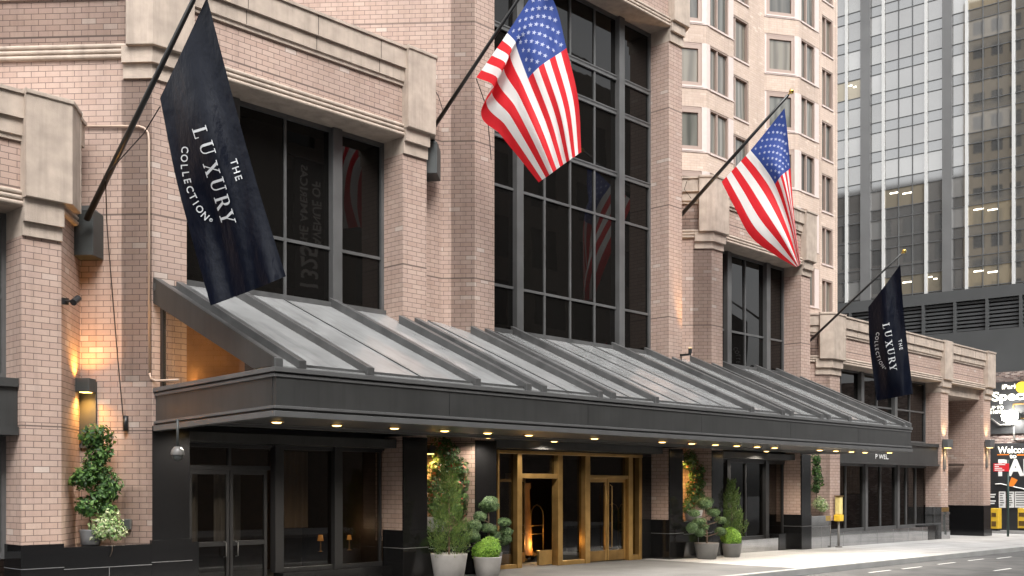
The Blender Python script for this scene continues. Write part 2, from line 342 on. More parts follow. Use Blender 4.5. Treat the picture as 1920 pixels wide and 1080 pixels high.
class Bay: pass
def make_bay(x0, x1, w0, w1, soff, sc_, capb, back, zb=0, top=None, rightback=(1.2, 1.6), brick_lo=None):
    b = Bay(); top = soff+2.07*sc_; b.top = top
    z12, z11, zr = soff+1.57*sc_, soff+1.18*sc_, soff+.30*sc_
    L = ch(x0, back); R = (x1+rightback[0], YF+rightback[1])
    path = [L, (x0, YF), (x1, YF), R]
    # piers: front face, return, brick
    for a0, a1, nm in ((x0, w0, 0), (w1, x1, 1)):
        m = MB(); lo = zb if brick_lo is None else brick_lo[nm]
        if nm == 0: q = [(a0, YF), (a1, YF), (a1, YR+.3), ch(a0, .6)]
        else: q = [(a0, YF), (a1, YF), (a1+.4, YF+.55), (a0, YR+.3)]
        u = a0; n = len(q)
        for i in range(n):
            j = (i+1) % n; l_ = math.dist(q[i], q[j])
            if i == n-1: ua, ub = a0-l_, a0
            else: ua, ub = u, u+l_
            m.poly([(*q[i], lo), (*q[j], lo), (*q[j], capb[2]), (*q[i], capb[2])], [(ua, lo), (ub, lo), (ub, capb[2]), (ua, capb[2])]); u += l_
        pr = m.build('pier', 'brick', hotel)
        # stone capital: full depth block with stepped front
        m = MB(); z3, z2, z1 = capb[2], capb[1], capb[0]
        if nm == 0:
            pth = [ch(a0, .55), (a0, YF), (a1, YF), (a1, YR)]
        else:
            pth = [(a0, YR), (a0, YF), (a1, YF), (a1+.38, YF+.5)]
        for zz0, zz1, out in ((z3, z2, .05), (z2, z1, .13)):
            m.sweep(pth[1:3] if nm else pth[0:3], [(-.3, zz0), (out, zz0), (out, zz1), (-.3, zz1)])
        m.box(a0+.004, a1-.004, YF+.01, YR+.2, z3, soff+.05)
        m.build('capital', 'stone', pr)
        # pier cap block from capital to parapet
        m = MB(); o = .22
        pp = [ch(a0, .42), (a0, YF), (a1+.04, YF)] if nm == 0 else [(a0-.02, YF), (a1, YF), (a1+.3, YF+.4)]
        m.sweep(pp, [(-.25, z1), (o, z1), (o, top-.05), (o+.03, top-.05), (o+.03, top+.03), (-.25, top+.03)])
        m.build('pier_cap', 'stone', pr, bevel=.012)
    # parapet: brick panel, bands, rolls, soffit
    par = MB(); par.wall(path, soff+.02, top-.02, x0-back)
    o = par.build('parapet', 'brick', hotel)
    MB().sweep(path, [(-.3, z12), (.15, z12), (.15, top-.06), (.19, top-.06), (.19, top), (-.3, top)]).build('coping', 'stone', o)
    MB().sweep(path, [(-.1, z11), (.05, z11), (.05, z11+.07), (.09, z11+.09), (.09, z12-.002), (-.1, z12-.002)]).build('string_course', 'stone', o)
    rm = MB(); h = (zr)/1; r = (zr-soff)/6
    prof = [(-.1, soff)]
    for i in range(3):
        zc = soff+r*(2*i+1); rr = r*.97
        for k in range(7):
            a = -math.pi/2+math.pi*k/6; prof.append((.03+.02*(2-i)*0+rr*math.cos(a)*1.0, zc+rr*math.sin(a)))
    prof.append((-.1, zr)); rm.sweep(path, prof); rm.build('roll_moulding', 'stone', o)
    MB().box(w0-.05, w1+.05, YF-.02, YR+.12, soff-.002-.0, soff+.12).build('soffit', 'stone', o)
    # vertical joints between stones
    j = MB(); x = w0+1.3
    while x < w1-.3:
        j.box(x-.006, x+.006, YF-.153, YF-.1, z12+.01, top-.062); j.box(x-.006, x+.006, YF-.093, YF-.05, z11+.1, z12-.01); x += 1.75
    j.build('stone_joint', 'rope', o)
    return b

def niche(xl, xr, back, zt, yb, zb=1.0):             # brick niche between two bays: left return, flat back, right chamfer
    d = (yb-YF)/.764; pr_ = ch(xr, back)
    m = MB(); c = ch(xr, d)
    path = [(xl, YF), (min(xl+(yb-YF)*.8, c[0]-.02), yb), c]
    m.wall(path, zb, min(zt), 100+xl)
    m.wall([c, (xr, YF)], zb, 4.2, xr-d); m.wall([pr_, (xr, YF)], 4.2, zt[1], xr-back)
    return m.build('niche_wall', 'brick', hotel)

bay1 = make_bay(10.08, 17.13, 10.81, 16.38, 10.40, 1.0, (10.60, 10.30, 10.02), 9, brick_lo=(.9, .9))
bay2 = make_bay(18.75, 27.82, 19.45, 27.11, 16.32, 1.0, (16.5, 16.2, 15.9), 9, brick_lo=(.9, .9))
bay3 = make_bay(29.48, 36.05, 30.14, 35.37, 10.23, .95, (10.42, 10.12, 9.9), 6, brick_lo=(.9, .9))
bay4 = make_bay(37.59, 54.31, 38.41, 53.39, 6.90, .89, (7.02, 6.7, 6.44), 6, rightback=(0, 14), brick_lo=(.9, .9))
bay0 = make_bay(.5, 8.33, 1.2, 7.63, 7.10, .96, (7.25, 6.84, 6.60), 3, rightback=(.64, .8), brick_lo=(.9, .9))
niche(8.33, 10.08, 9, (9.0, 12.3), 20.17)
niche(17.13, 18.75, 9, (12.3, 18.2), 19.74)
niche(27.82, 29.48, 6, (12.1, 12.1), 19.85)
niche(36.05, 37.59, 6, (8.6, 8.6), 19.75)
# solid cores behind so no light leaks between bays
m = MB(); m.box(1, 9, 21.2, 27, 0, 8.9); m.box(9.2, 17.6, 22.2, 27, 3.5, 12.3); m.box(18.9, 27.9, 22.2, 27, 3.5, 18.2); m.box(28.4, 36.5, 22.2, 27, 3.5, 12); m.box(36.5, 53, 21.4, 34, 3.3, 8.6)
m.build('core_wall', 'brick', hotel)
m = MB(); m.box(9.4, 17.4, 20.1, 22.3, 12.1, 12.2); m.box(18.6, 28, 20.3, 22.3, 18.1, 18.2); m.box(28.9, 36.4, 20.1, 22.3, 11.8, 11.9); m.box(37.2, 54, 19.9, 33, 8.4, 8.5); m.box(1, 8.6, 20, 21.3, 8.7, 8.8)
m.build('flat_roof', 'stone', hotel)
# middle pier of the low end wing, end pier and deep passage wall
def end_pier(x0, x1, base=True):
    q = MB(); d = (1, 0)
    q.lbox((x0, YF), d, 0, x1-x0, 0, .7, 1.0, 6.44); p = q.build('pier', 'brick', hotel)
    m = MB()
    for z0, z1, o in ((6.44, 6.7, .05), (6.7, 7.02, .13)): m.box(x0-o*.4, x1+o*.4, YF-o, YF+.7, z0, z1-.002)
    m.build('capital', 'stone', p); MB().box(x0-.03, x1+.05, YF-.22, YF+.3, 7.02, 8.78).build('pier_cap', 'stone', p, bevel=.012)
    return p
end_pier(48.16, 49.02)
m = MB(); m.lbox((53.375, 33), (0, -1), 0, 13.88, 0, .5, .9, 6.9)
m.build('passage_wall', 'brick', hotel)
MB().box(49.02, 53.42, YF+.2, YR+13, 6.42, 6.88).build('passage_lintel', 'stone', hotel)
m = MB(); m.box(53.37, 54.33, YF-.02, 33, -.5, 1.27); m.box(53.3, 54.36, YF-.06, YF+.9, -.5, .12)
m.build('pier_base', 'granite', hotel)
m = MB(); m.box(48.14, 49.04, YF-.03, YR, -.5, 1.27); m.box(48.1, 49.08, YF-.06, YR, -.5, .2); m.box(48.1, 49.08, YF-.055, YR, .93, 1.02); m.build('pier_base', 'granite_polish', hotel)
MB().box(48.2, 48.98, YF-.045, YF-.02, 1.06, 1.25).build('brass_plate', 'brass', hotel)

# ------------------------------------------------------------------ tall dark windows
def window(x0, x1, zb, zt, heavy, thin, zs, zthick=(), y=YR, nm='tall_window'):
    g = MB(); cuts = sorted([x0, x1]+heavy+thin); zc = sorted([zb, zt]+zs+list(zthick))
    zc = sorted([zb, zt]+zs+list(zthick))
    for xa_, xb_ in zip(cuts, cuts[1:]):
        for za, zb_ in zip(zc, zc[1:]):
            e = lambda: y+.05+random.uniform(-.007, .007)
            d0, d1, d2 = e(), e(), e(); g.poly([(xa_, d0, za), (xb_, d1, za), (xb_, d1+d2-d0, zb_), (xa_, d2, zb_)])
    w_ = g.build(nm, 'glass_up', hotel)
    f = MB()
    for x in thin: f.box(x-.03, x+.03, y+.005, y+.07, zb, zt)
    for z in zs: f.box(x0, x1, y+.012, y+.068, z-.035, z+.035)
    for z in zthick: f.box(x0, x1, y-.012, y+.066, z-.075, z+.075); f.box(x0, x1, y-.03, y-.012, z+.03, z+.07)
    for x in (x0, x1): f.box(x-.08, x+.08, y-.02, y+.072, zb, zt)
    f.box(x0, x1, y-.016, y+.074, zt-.1, zt); f.box(x0, x1, y-.016, y+.074, zb, zb+.12)
    f.build('frame', 'frame', w_)
    for x in heavy: MB().box(x-.13, x+.13, y-.12, y+.076, zb, zt-.01).build('mullion', 'frame', w_, bevel=.01)
    return w_
window(10.81, 16.38, 6.0, 10.40, [12.25, 14.94], [13.6], [7.64, ])
window(19.45, 27.11, 6.0, 16.32, [21.05, 25.53], [22.18, 23.28, 24.38], [10.22, 7.56], (14.47, 13.44, 11.57))
window(30.14, 35.37, 6.0, 10.23, [31.5, 34.1], [32.72], [7.54])
window(38.41, 48.16, 4.1, 6.92, [41.6, 44.8], [39.9, 43.2, 46.5], [5.55])
window(1.2, 7.63, 4.1, 7.12, [3.2, 5.5], [], [5.6])
window(1.2, 7.63, .9, 3.1, [3.2, 5.5], [], [])
m = MB(); m.box(1.2, 7.62, YF+.15, YR+.1, 3.1, 4.1); m.box(1.2, 7.62, YF+.09, YF+.15, 3.95, 4.1); m.box(1.2, 7.62, YF+.09, YF+.15, 3.1, 3.25); m.build('spandrel_band', 'charcoal', hotel)

# ------------------------------------------------------------------ black granite ground floor and planter ledges
g = MB(); s = MB()
for x0, x1 in ((10.08, 10.86), (16.38, 17.13), (18.75, 19.5), (27.11, 27.82), (29.48, 30.14), (35.37, 36.05)):
    c = MB(); c.box(x0, x1, YF-.03, YF+.02, -.5, 3.36); c.build('granite_cladding', 'granite', hotel, bevel=.004)
for x0, x1, y1 in ((16.35, 17.15, YR), (27.08, 27.84, YR), (35.34, 36.07, YR), (10.05, 10.9, YR), (7.6, 8.36, YR), (18.72, 19.5, YR), (29.45, 30.16, YR)):
    c = MB(); c.box(x0, x1, YF-.05, y1, -.5, 1.17); b_ = c.build('pier_base', 'granite', hotel, bevel=.004)
    q = MB(); q.box(x0-.003, x1+.003, YF-.053, y1-.01, .74, .752); q.build('seam', 'seam', b_)
for i, (x0, x1, yb) in enumerate(((8.33, 10.08, 20.3), (17.13, 18.75, 19.9), (27.82, 29.48, 20.0), (36.05, 37.59, 19.95))):
    c = MB(); c.prism([(x0, YF-.045), (x1, YF-.045), (x1-.002, YF+.1), (x0+(x1-x0)*.5, yb), (x0+.002, YF+.1)], -.5, 1.10)
    b_ = c.build('planter_ledge', 'granite' if i < 3 else 'granite_polish', hotel, bevel=.006)
    q = MB(); q.box(x0, x1, YF-.049, YF-.03, .70, .712); q.box((x0+x1)/2-.005, (x0+x1)/2+.005, YF-.049, YF-.03, -.4, .70); q.build('seam', 'seam', b_)
c = MB(); c.box(10.86, 11.05, YF-.045, YR, -.5, 1.10); c.build('low_plinth', 'granite', hotel)
c = MB(); c.box(37.55, 47.0, YF+.1, YR+.1, -.5, .42); c.build('low_plinth', 'granite_polish', hotel, bevel=.005)
q = MB()
for k in range(6): q.box(38.9+1.5*k, 38.915+1.5*k, YF+.097, YF+.11, -.4, .42)
q.build('seam', 'seam', hotel)
MB().box(47.0, 48.16, YF+.09, YR+.1, -.5, .46).build('low_plinth', 'granite', hotel)
c = MB(); c.box(32.4, 34.3, YF+.3, YR-.01, -.5, .36); c.build('low_plinth', 'granite_polish', hotel)
MB().box(34.3, 35.38, YF+.28, YR-.01, -.5, .5).build('low_plinth', 'granite', hotel)
MB().box(30.1, 32.4, YF+.3, YR-.01, -.5, .36).build('low_plinth', 'granite_polish', hotel)
# left chamfer wall of the end wing meets brick below too
# dark returns and bulkheads of the shop fronts (behind the piers)
m = MB()
m.box(10.8, 16.4, YR-.04, YR+.2, 3.05, 6.0); m.box(19.45, 27.15, YR-.04, YR+.2, 3.12, 6.0); m.box(30.1, 35.4, YR-.04, YR+.2, 3.05, 6.0)
m.build('bulkhead', 'frame_dk', hotel)
MB().box(26.5, 27.1, YR-.05, YR+.3, -.5, 3.12).build('granite_cladding', 'granite', hotel)
MB().box(19.5, 20.2, YR-.08, YR+.3, -.5, 3.12).build('granite_cladding', 'granite', hotel) if False else None
c = MB(); c.box(38.38, 48.14, YF+.12, YR+.1, 3.18, 4.06); c.box(38.38, 48.14, YF+.06, YF+.12, 3.96, 4.1); c.box(38.38, 48.14, YF+.04, YF+.12, 3.1, 3.2); c.build('spandrel_band', 'charcoal', hotel)
# street-level glazing
def shop(x0, x1, zb, zt, heavy, thin, frame='frame', fw=.05, glass='glass_st', nm='shop_window', y=YR):
    g = MB(); g.poly([(x0, y+.04, zb), (x1, y+.04, zb), (x1, y+.04, zt), (x0, y+.04, zt)]); w_ = g.build(nm, glass, hotel)
    f = MB()
    for x in heavy: f.box(x-.11, x+.11, y-.1, y+.1, zb, zt)
    for x in thin: f.box(x-.03, x+.03, y-.02, y+.08, zb, zt)
    f.box(x0, x1, y-.03, y+.078, zt-.09, zt); f.box(x0, x1, y-.03, y+.078, zb, zb+.09)
    f.build('frame', frame, w_, bevel=.006); return w_
shop(13.3, 16.33, .32, 3.1, [13.38, 14.98], [16.28], 'frame_dk')
MB().box(13.3, 16.4, YF+.35, YR+.02, -.5, .32).build('low_plinth', 'granite', hotel)
shop(30.14, 35.37, .36, 3.1, [31.5, 34.05], [32.72, 35.3], 'frame_dk')
shop(38.41, 48.16, .42, 3.12, [42.0, 45.1], [40.3, 43.5, 46.1, 47.1], 'frame')
# double dark door at the left
def door(x0, x1, zb, zt, frame, nm, glass, kick=.2, rail=None, pull='rope', y=YR, kickmat=None):
    d_ = MB(); d_.poly([(x0, y+.03, zb), (x1, y+.03, zb), (x1, y+.03, zt), (x0, y+.03, zt)]); o = d_.build(nm, glass, hotel)
    f = MB(); w_ = .07
    f.box(x0, x0+w_, y-.01, y+.06, zb, zt); f.box(x1-w_, x1, y-.01, y+.06, zb, zt); f.box(x0+w_, x1-w_, y-.01, y+.06, zt-.1, zt)
    if rail: f.box(x0+w_, x1-w_, y-.01, y+.06, rail-.05, rail+.05)
    f.build('stile', frame, o, bevel=.004)
    k = MB(); k.box(x0+w_, x1-w_, y-.008, y+.058, zb, zb+kick); k.build('kick_plate', kickmat or frame, o); return o
xa, xm, xb = 11.25, 12.2, 13.12
for i, (a, b) in enumerate(((xa, xm-.01), (xm+.01, xb))):
    d_ = door(a, b, .05, 2.55, 'frame_dk', 'door_leaf', 'glass_st', rail=1.0)
    hx = b-.13 if i == 0 else a+.13
    MB().tube([(hx, YR-.01, .72), (hx, YR-.1, .74), (hx, YR-.1, 1.02), (hx, YR-.01, 1.04)], .014).build('pull_handle', 'charcoal_lite', d_, smooth=True)
shop(11.2, 13.2, 2.55, 3.1, [], [12.2], 'frame_dk', nm='transom_window')
MB().box(10.86, 11.2, YR-.02, YR+.1, 0, 3.1).build('granite_cladding', 'granite', hotel)

# brass entrance: side lights, revolving door bay, double doors
zt = 3.08
def brass_panel(x0, x1, zb, zt_, nm):
    g = MB(); g.poly([(x0, YR+.04, zb), (x1, YR+.04, zb), (x1, YR+.04, zt_), (x0, YR+.04, zt_)]); return g.build(nm, 'glass_st', hotel)
f = MB()
posts = [(20.17, 20.24), (20.93, 21.12), (22.60, 22.80), (23.80, 24.02), (25.86, 26.06), (26.38, 26.52)]
for a, b in posts: f.box(a, b, YR-.12, YR+.12, -.1, zt)
f.box(20.15, 26.54, YR-.13, YR+.13, zt, zt+.09); f.box(21.12, 22.6, YR-.10, YR+.1, 2.42, 2.55); f.box(24.02, 25.86, YR-.1, YR+.1, 2.42, 2.53)
f.box(20.24, 20.93, YR-.1, YR+.1, -.1, .1); f.box(22.8, 23.8, YR-.1, YR+.1, -.1, .1); f.box(26.06, 26.38, YR-.1, YR+.1, -.1, .12)
ent = f.build('entrance_frame', 'brass', hotel, bevel=.008)
for a, b, z0, z1, n_ in ((20.24, 20.93, .1, zt, 'side_light'), (22.8, 23.8, .1, zt, 'side_light'), (26.06, 26.38, .12, zt, 'side_light'), (21.12, 22.6, 2.55, zt, 'transom_window'), (24.02, 25.86, 2.53, zt, 'transom_window')):
    brass_panel(a, b, z0, z1, n_)
for i, (a, b) in enumerate(((24.04, 24.92), (24.96, 25.84))):
    d_ = door(a, b, .0, 2.42, 'brass', 'door_leaf', 'glass_st', kick=.3, kickmat='brass_dk')
    hx = b-.12 if i == 0 else a+.12
    MB().tube([(hx, YR-.01, .35), (hx, YR-.08, .4), (hx, YR-.08, 2.2), (hx, YR-.01, 2.25)], .016).build('pull_handle', 'brass', d_, smooth=True)
# revolving door: drum of curved glass with wings
cx_, cy_ = 21.86, YR+.75
for a in (0.5, 1.25, 2.1, 2.75):
    p = MB(); c0 = (cx_, cy_); d = (math.cos(a), math.sin(a)); 
    p.lbox(c0, d, .05, .72, -.02, .02, .3, 2.35); wg = p.build('door_wing', 'glass_clear', hotel)
    q = MB(); q.lbox(c0, d, .68, .74, -.03, .03, .02, 2.4); q.lbox(c0, d, 0, .72, -.028, .028, .02, .3); q.lbox(c0, d, 0, .72, -.028, .028, 2.33, 2.4)
    q.build('wing_frame', 'brass_dk', wg)
q = MB(); q.box(21.95, 22.5, YR+.02, YR+.1, .02, .42); q.build('kick_plate', 'brass', hotel)
MB().tube([(cx_, cy_, 0), (cx_, cy_, 2.4)], .04).build('door_shaft', 'brass_dk', hotel)

# lobby behind the glass
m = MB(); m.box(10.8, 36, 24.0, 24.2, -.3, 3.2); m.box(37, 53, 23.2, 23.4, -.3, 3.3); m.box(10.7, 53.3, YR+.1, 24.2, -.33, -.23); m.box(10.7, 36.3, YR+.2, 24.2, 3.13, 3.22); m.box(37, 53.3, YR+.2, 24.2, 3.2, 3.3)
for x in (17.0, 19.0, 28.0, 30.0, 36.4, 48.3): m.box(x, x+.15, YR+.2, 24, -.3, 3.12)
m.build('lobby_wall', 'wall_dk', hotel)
def curtain(x0, x1, y, z0, z1, mm, lab):
    b = MB(); n = int((x1-x0)/.04); pts = [(x0+(x1-x0)*i/n, y+.05*math.sin(i*1.5)+.02*math.sin(i*.53)) for i in range(n+1)]
    b.wall(pts, z0, z1); return tag(b.build('curtain', mm, smooth=True), lab, 'curtain', 'curtains behind the street windows')
curtain(11.35, 11.95, 20.6, .25, 2.5, 'curtain', 'dark grey curtain behind the left leaf of the black double door')
curtain(12.3, 12.95, 20.6, .9, 2.5, 'curtain', 'grey drape behind the right leaf of the black double door')
curtain(13.7, 14.7, 20.5, 1.25, 3.0, 'curtain_w', 'brown pleated blind in the shop window beside the black doors')
curtain(19.65, 20.1, 20.5, 1.7, 3.05, 'curtain', 'grey pleated curtain in the narrow window left of the brass entrance')
curtain(41.0, 43.2, 20.6, 1.9, 3.1, 'curtain_w', 'brown curtain in the far shop window right of the canopy')

# warm column seen through the revolving door
cm = MB(); cm.lathe((22.83, 21.2, .2), [(.26, 0), (.26, .15), (.24, .2), (.16, 1.9), (.2, 1.95), (.2, 2.1)], 20)
lc = thing('lit_column', 'amber lit tapered timber column inside the revolving door', 'column', (22.83, 21.2, .2))
cm.build('shaft', 'wood', lc, smooth=True); q = MB(); q.lathe((22.6, 20.95, .06), [(.07, 0), (.07, .05), (.03, .06)], 14); q.build('uplight', 'brass_dk', lc)
pl = bpy.data.lights.new('column_light', 'POINT'); pl.energy = 9; pl.color = (1, .55, .16); pl.shadow_soft_size = .08; po = bpy.data.objects.new('column_light', pl); C.objects.link(po); po.parent = lc; po.location = Vector((22.95, 20.8, .55))-lc.location
curtain(23.2, 24.1, 22.3, .7, 2.6, 'curtain_w', 'cream drape in the lobby behind the revolving door')
def cart(x, y, s_, lab):
    o = thing('luggage_cart', lab, 'luggage cart', (x, y, .05), 'luggage carts')
    b = MB()
    for sx in (-.3, .3):
        b.tube([(x+sx, y-.25, .2), (x+sx, y-.25, 1.3)]+[(x+sx*1, y-.25+.25*(1-math.cos(a)), 1.3+.35*math.sin(a)) for a in (.5, 1.0, 1.57, 2.1, 2.6)]+[(x+sx, y+.25, 1.3), (x+sx, y+.25, .2)], .02)
    for z in (1.05, .8): b.tube([(x-.3, y-.25, z), (x+.3, y-.25, z)], .015)
    b.build('rail', 'brass_dk', o, smooth=True); q = MB(); q.box(x-.42, x+.42, y-.3, y+.3, .17, .24); q.build('deck', 'brass_dk', o)
    q = MB()
    for sx in (-.3, .3):
        for sy in (-.2, .2): q.sphere((x+sx, y+sy, .09), .08, 10)
    q.build('wheels', 'black', o)
cart(27.3, 21.2, 1, 'arched luggage cart behind the right brass door')
cart(23.2, 21.3, 1, 'luggage cart behind the tall glass panel between the entrance doors')
def table_lamp(u, v, y, lab, s_=1):
    p = P(u, v, y); o = thing('table_lamp', lab, 'lamp', (p.x, p.y, p.z-.25), 'small lamps glowing inside the shop fronts')
    MB().lathe(p-Vector((0, 0, .04)), [(.07*s_, 0), (.05*s_, .13*s_)], 14).build('lamp_shade', 'lamp_soft', o, smooth=True)
    pl = bpy.data.lights.new('lamp_bulb', 'POINT'); pl.energy = 3; pl.color = (1, .7, .4); pl.shadow_soft_size = .05; po = bpy.data.objects.new('lamp_bulb', pl); C.objects.link(po); po.parent = o; po.location = (0, 0, .55)
    MB().lathe(p-Vector((0, 0, .3)), [(.07, 0), (.02, .02), (.015, .26)], 10).build('lamp_base', 'brass_dk', o, smooth=True)
table_lamp(601, 1011, 21.2, 'small lit table lamp in the shop window beside the black doors', 1.1)
table_lamp(655, 1009, 21.4, 'low table lamp behind the second pane of the dark shop window', .9)
ceil = MB()
for u, v in ((550, 855), (1000, 864), (1025, 869), (1085, 868)):
    pass

# ------------------------------------------------------------------ entrance canopy
X0, X1, YC, ZB, ZT = 10.14, 35.45, 15.0, 3.36, 4.16
can = thing('entrance_canopy', 'long charcoal metal canopy with sloping glazed roof over the hotel entrance', 'canopy', (22.8, 15.0, 3.36))
def RZ(y): return 4.22+(y-15.08)*.447
m = MB(); m.box(X0+.02, X1-.02, YC+.06, YC+.16, ZB+.1, ZT-.08); m.build('fascia', 'charcoal', can)
m = MB()
for x in (14.1, 18.3, 22.8, 27.3, 31.5): m.box(x-.006, x+.006, YC+.057, YC+.07, ZB+.2, ZT-.15)
m.build('fascia_joint', 'frame_dk', can)
def trim(z0, z1, out, nm='fascia_trim', mm='charcoal_lite'):
    b = MB(); dz = (-.115, -.08)
    b.box(X0-out, X1+out*.5, YC+.06-out, YC+.12, z0, z1)
    # left end drops slightly towards the wall
    lo = [(X0-out, YC+.121, z0), (X0+.1, YC+.121, z0), (X0+.1, YF-.01, z0-.1), (X0-out, YF-.01, z0-.1)]
    b.hexa(lo, [(x, y, z+(z1-z0)) for x, y, z in lo]); b.box(X1-.1, X1+out*.5, YC+.121, YF+.02, z0, z1)
    b.build(nm, mm, can, bevel=.006)
trim(4.11, 4.19, .05); trim(4.03, 4.085, .02); trim(3.50, 3.55, .035); trim(3.36, 3.46, .05)
trim(4.085, 4.11, -.01, 'fascia_reveal', 'frame_dk'); trim(3.46, 3.50, -.01, 'fascia_reveal', 'frame_dk')
b = MB(); lo = [(X0+.01, YC+.16, ZB+.14), (X0+.08, YC+.16, ZB+.14), (X0+.08, YF-.01, ZB+.04), (X0+.01, YF-.01, ZB+.04)]
b.hexa(lo, [(x, y, z+.54) for x, y, z in lo]); b.build('end_fascia', 'charcoal', can); b = MB(); b.box(X1-.08, X1-.01, YC+.16, YF, ZB+.1, ZT-.08); b.build('end_fascia', 'charcoal', can)
# underside
m = MB(); m.box(X0+.1, X1-.1, YC+.1, YC+2.0, 3.37, 3.43)
m.build('soffit_border', 'charcoal', can)
m = MB(); m.box(X0+.1, X1-.1, YC+2.0, YR-.05, 3.43, 3.5)
for x in (16.3, 27.0): m.box(x, x+.12, YC+2.0, YR, 3.38, 3.43)
m.build('soffit', 'frame_dk', can)
m = MB(); m.box(X0+.3, X1-.3, YF-1.5, YF-1.42, 3.33, 3.44); m.box(X0+.2, X1-.1, YC+1.98, YC+2.05, 3.345, 3.45)
m.build('soffit_beam', 'charcoal_lite', can)
m = MB(); m.box(10.9, 16.36, YR-.5, YR-.05, 3.1, 3.3); m.box(19.5, 27.0, YR-.55, YR-.05, 3.2, 3.42); m.box(30.2, 35.3, YR-.5, YR-.05, 3.15, 3.35); m.build('soffit_beam', 'charcoal', can)
# glazing: one pane between each pair of ribs
ribs = [10.19, 10.66, 12.14, 14.84, 16.33, 16.82, 18.70, 19.18, 20.85, 25.20, 26.84, 27.33, 29.11, 29.54, 30.92, 33.39, 34.83, 35.33]
for a, b_ in zip(ribs, ribs[1:]):
    g = MB(); y0, y1 = 15.08, YR+.35
    g.hexa([(a, y0, RZ(y0)-.03), (b_, y0, RZ(y0)-.03), (b_, y1, RZ(y1)-.03), (a, y1, RZ(y1)-.03)], [(a, y0, RZ(y0)), (b_, y0, RZ(y0)), (b_, y1, RZ(y1)), (a, y1, RZ(y1))])
    pane = g.build('roof_glazing', 'glazing', can)
    n = max(1, round((b_-a)/1.1)); s = MB()
    for k in range(1, n):
        x = a+(b_-a)*k/n; s.hexa([(x-.012, y0, RZ(y0)), (x+.012, y0, RZ(y0)), (x+.012, y1, RZ(y1)), (x-.012, y1, RZ(y1))], [(x-.012, y0, RZ(y0)+.025), (x+.012, y0, RZ(y0)+.025), (x+.012, y1, RZ(y1)+.025), (x-.012, y1, RZ(y1)+.025)])
    if b_-a > .6:
        s.box(a+.1, b_-.1, 15.1, 15.14, RZ(15.1)-.01, RZ(15.14)+.03)
    if n > 1 or b_-a > .6: s.build('glazing_bar', 'rib', pane)
# which ribs die against a pier front and which run to the recessed windows
for x in ribs:
    on_front = any(a-.1 <= x <= b_+.1 for a, b_ in ((10.0, 10.85), (16.36, 17.2), (18.7, 19.5), (27.08, 27.9), (29.4, 30.16), (35.2, 36.1)))
    y1 = YF-.005 if on_front else YR-.02
    if 18.6 < x < 18.8: y1 = YF+.02
    r = MB(); wd = .08; y0 = 15.02; h = .19
    r.hexa([(x-wd, y0, RZ(y0)-.03), (x+wd, y0, RZ(y0)-.03), (x+wd, y1, RZ(y1)-.03), (x-wd, y1, RZ(y1)-.03)], [(x-wd, y0, RZ(y0)+h-.05), (x+wd, y0, RZ(y0)+h-.05), (x+wd, y1, RZ(y1)+h), (x-wd, y1, RZ(y1)+h)])
    r.build('rib', 'rib', can, bevel=.008)
# flashing where roof meets wall
m = MB()
for a, b_, y in ((10.08, 10.81, YF), (10.81, 16.38, YR), (16.38, 17.13, YF), (18.75, 19.45, YF), (19.45, 27.11, YR), (27.11, 27.82, YF), (29.48, 30.14, YF), (30.14, 35.37, YR)):
    m.box(a, b_, y-.1, y-.025, RZ(y-.1)-.02, RZ(y)+.07)
m.build('flashing', 'rib', can)
# end gable: deep side board, glass, lit timber panel inside
e = MB(); y0, y1 = 15.05, YF-.005; ys_ = 15.64
pf = [(y0, 4.195), (ys_, 4.195), (y1, RZ(y1)-.30), (y1, RZ(y1)+.2), (y0, RZ(y0)+.15)]
A_ = [(X0-.045, y, z) for y, z in pf]; B_ = [(X0+.03, y, z) for y, z in pf]
e.poly(list(reversed(A_))); e.poly(B_)
for i in range(5): j = (i+1) % 5; e.poly([A_[i], A_[j], B_[j], B_[i]])
e.build('side_board', 'charcoal', can, bevel=.008)
e = MB(); e.poly([(X0+.02, 15.5, 4.1), (X0+.02, YF-.2, 4.02), (X0+.02, YF-.2, RZ(YF-.2)-.1), (X0+.02, 15.6, RZ(15.6)-.05)]); e.build('end_glass', 'glass_clear', can)
MB().box(X0, X0+.07, YF-.3, YF-.2, 3.98, 5.75).build('end_post', 'frame_dk', can)
MB().box(10.3, 35.2, 15.3, YF, 3.9, 3.95).build('inner_floor', 'charcoal', can)
m = MB(); m.box(10.84, 12.5, YR-.1, YR-.045, 3.95, 5.7); m.build('timber_panel', 'wood', can)
ld = bpy.data.lights.new('canopy_lamp', 'POINT'); ld.energy = 26; ld.color = (1, .66, .34); ld.shadow_soft_size = .15
lo_ = bpy.data.objects.new('canopy_lamp', ld); C.objects.link(lo_); lo_.parent = can; lo_.location = Vector((11.5, 17.9, 4.7))-can.location
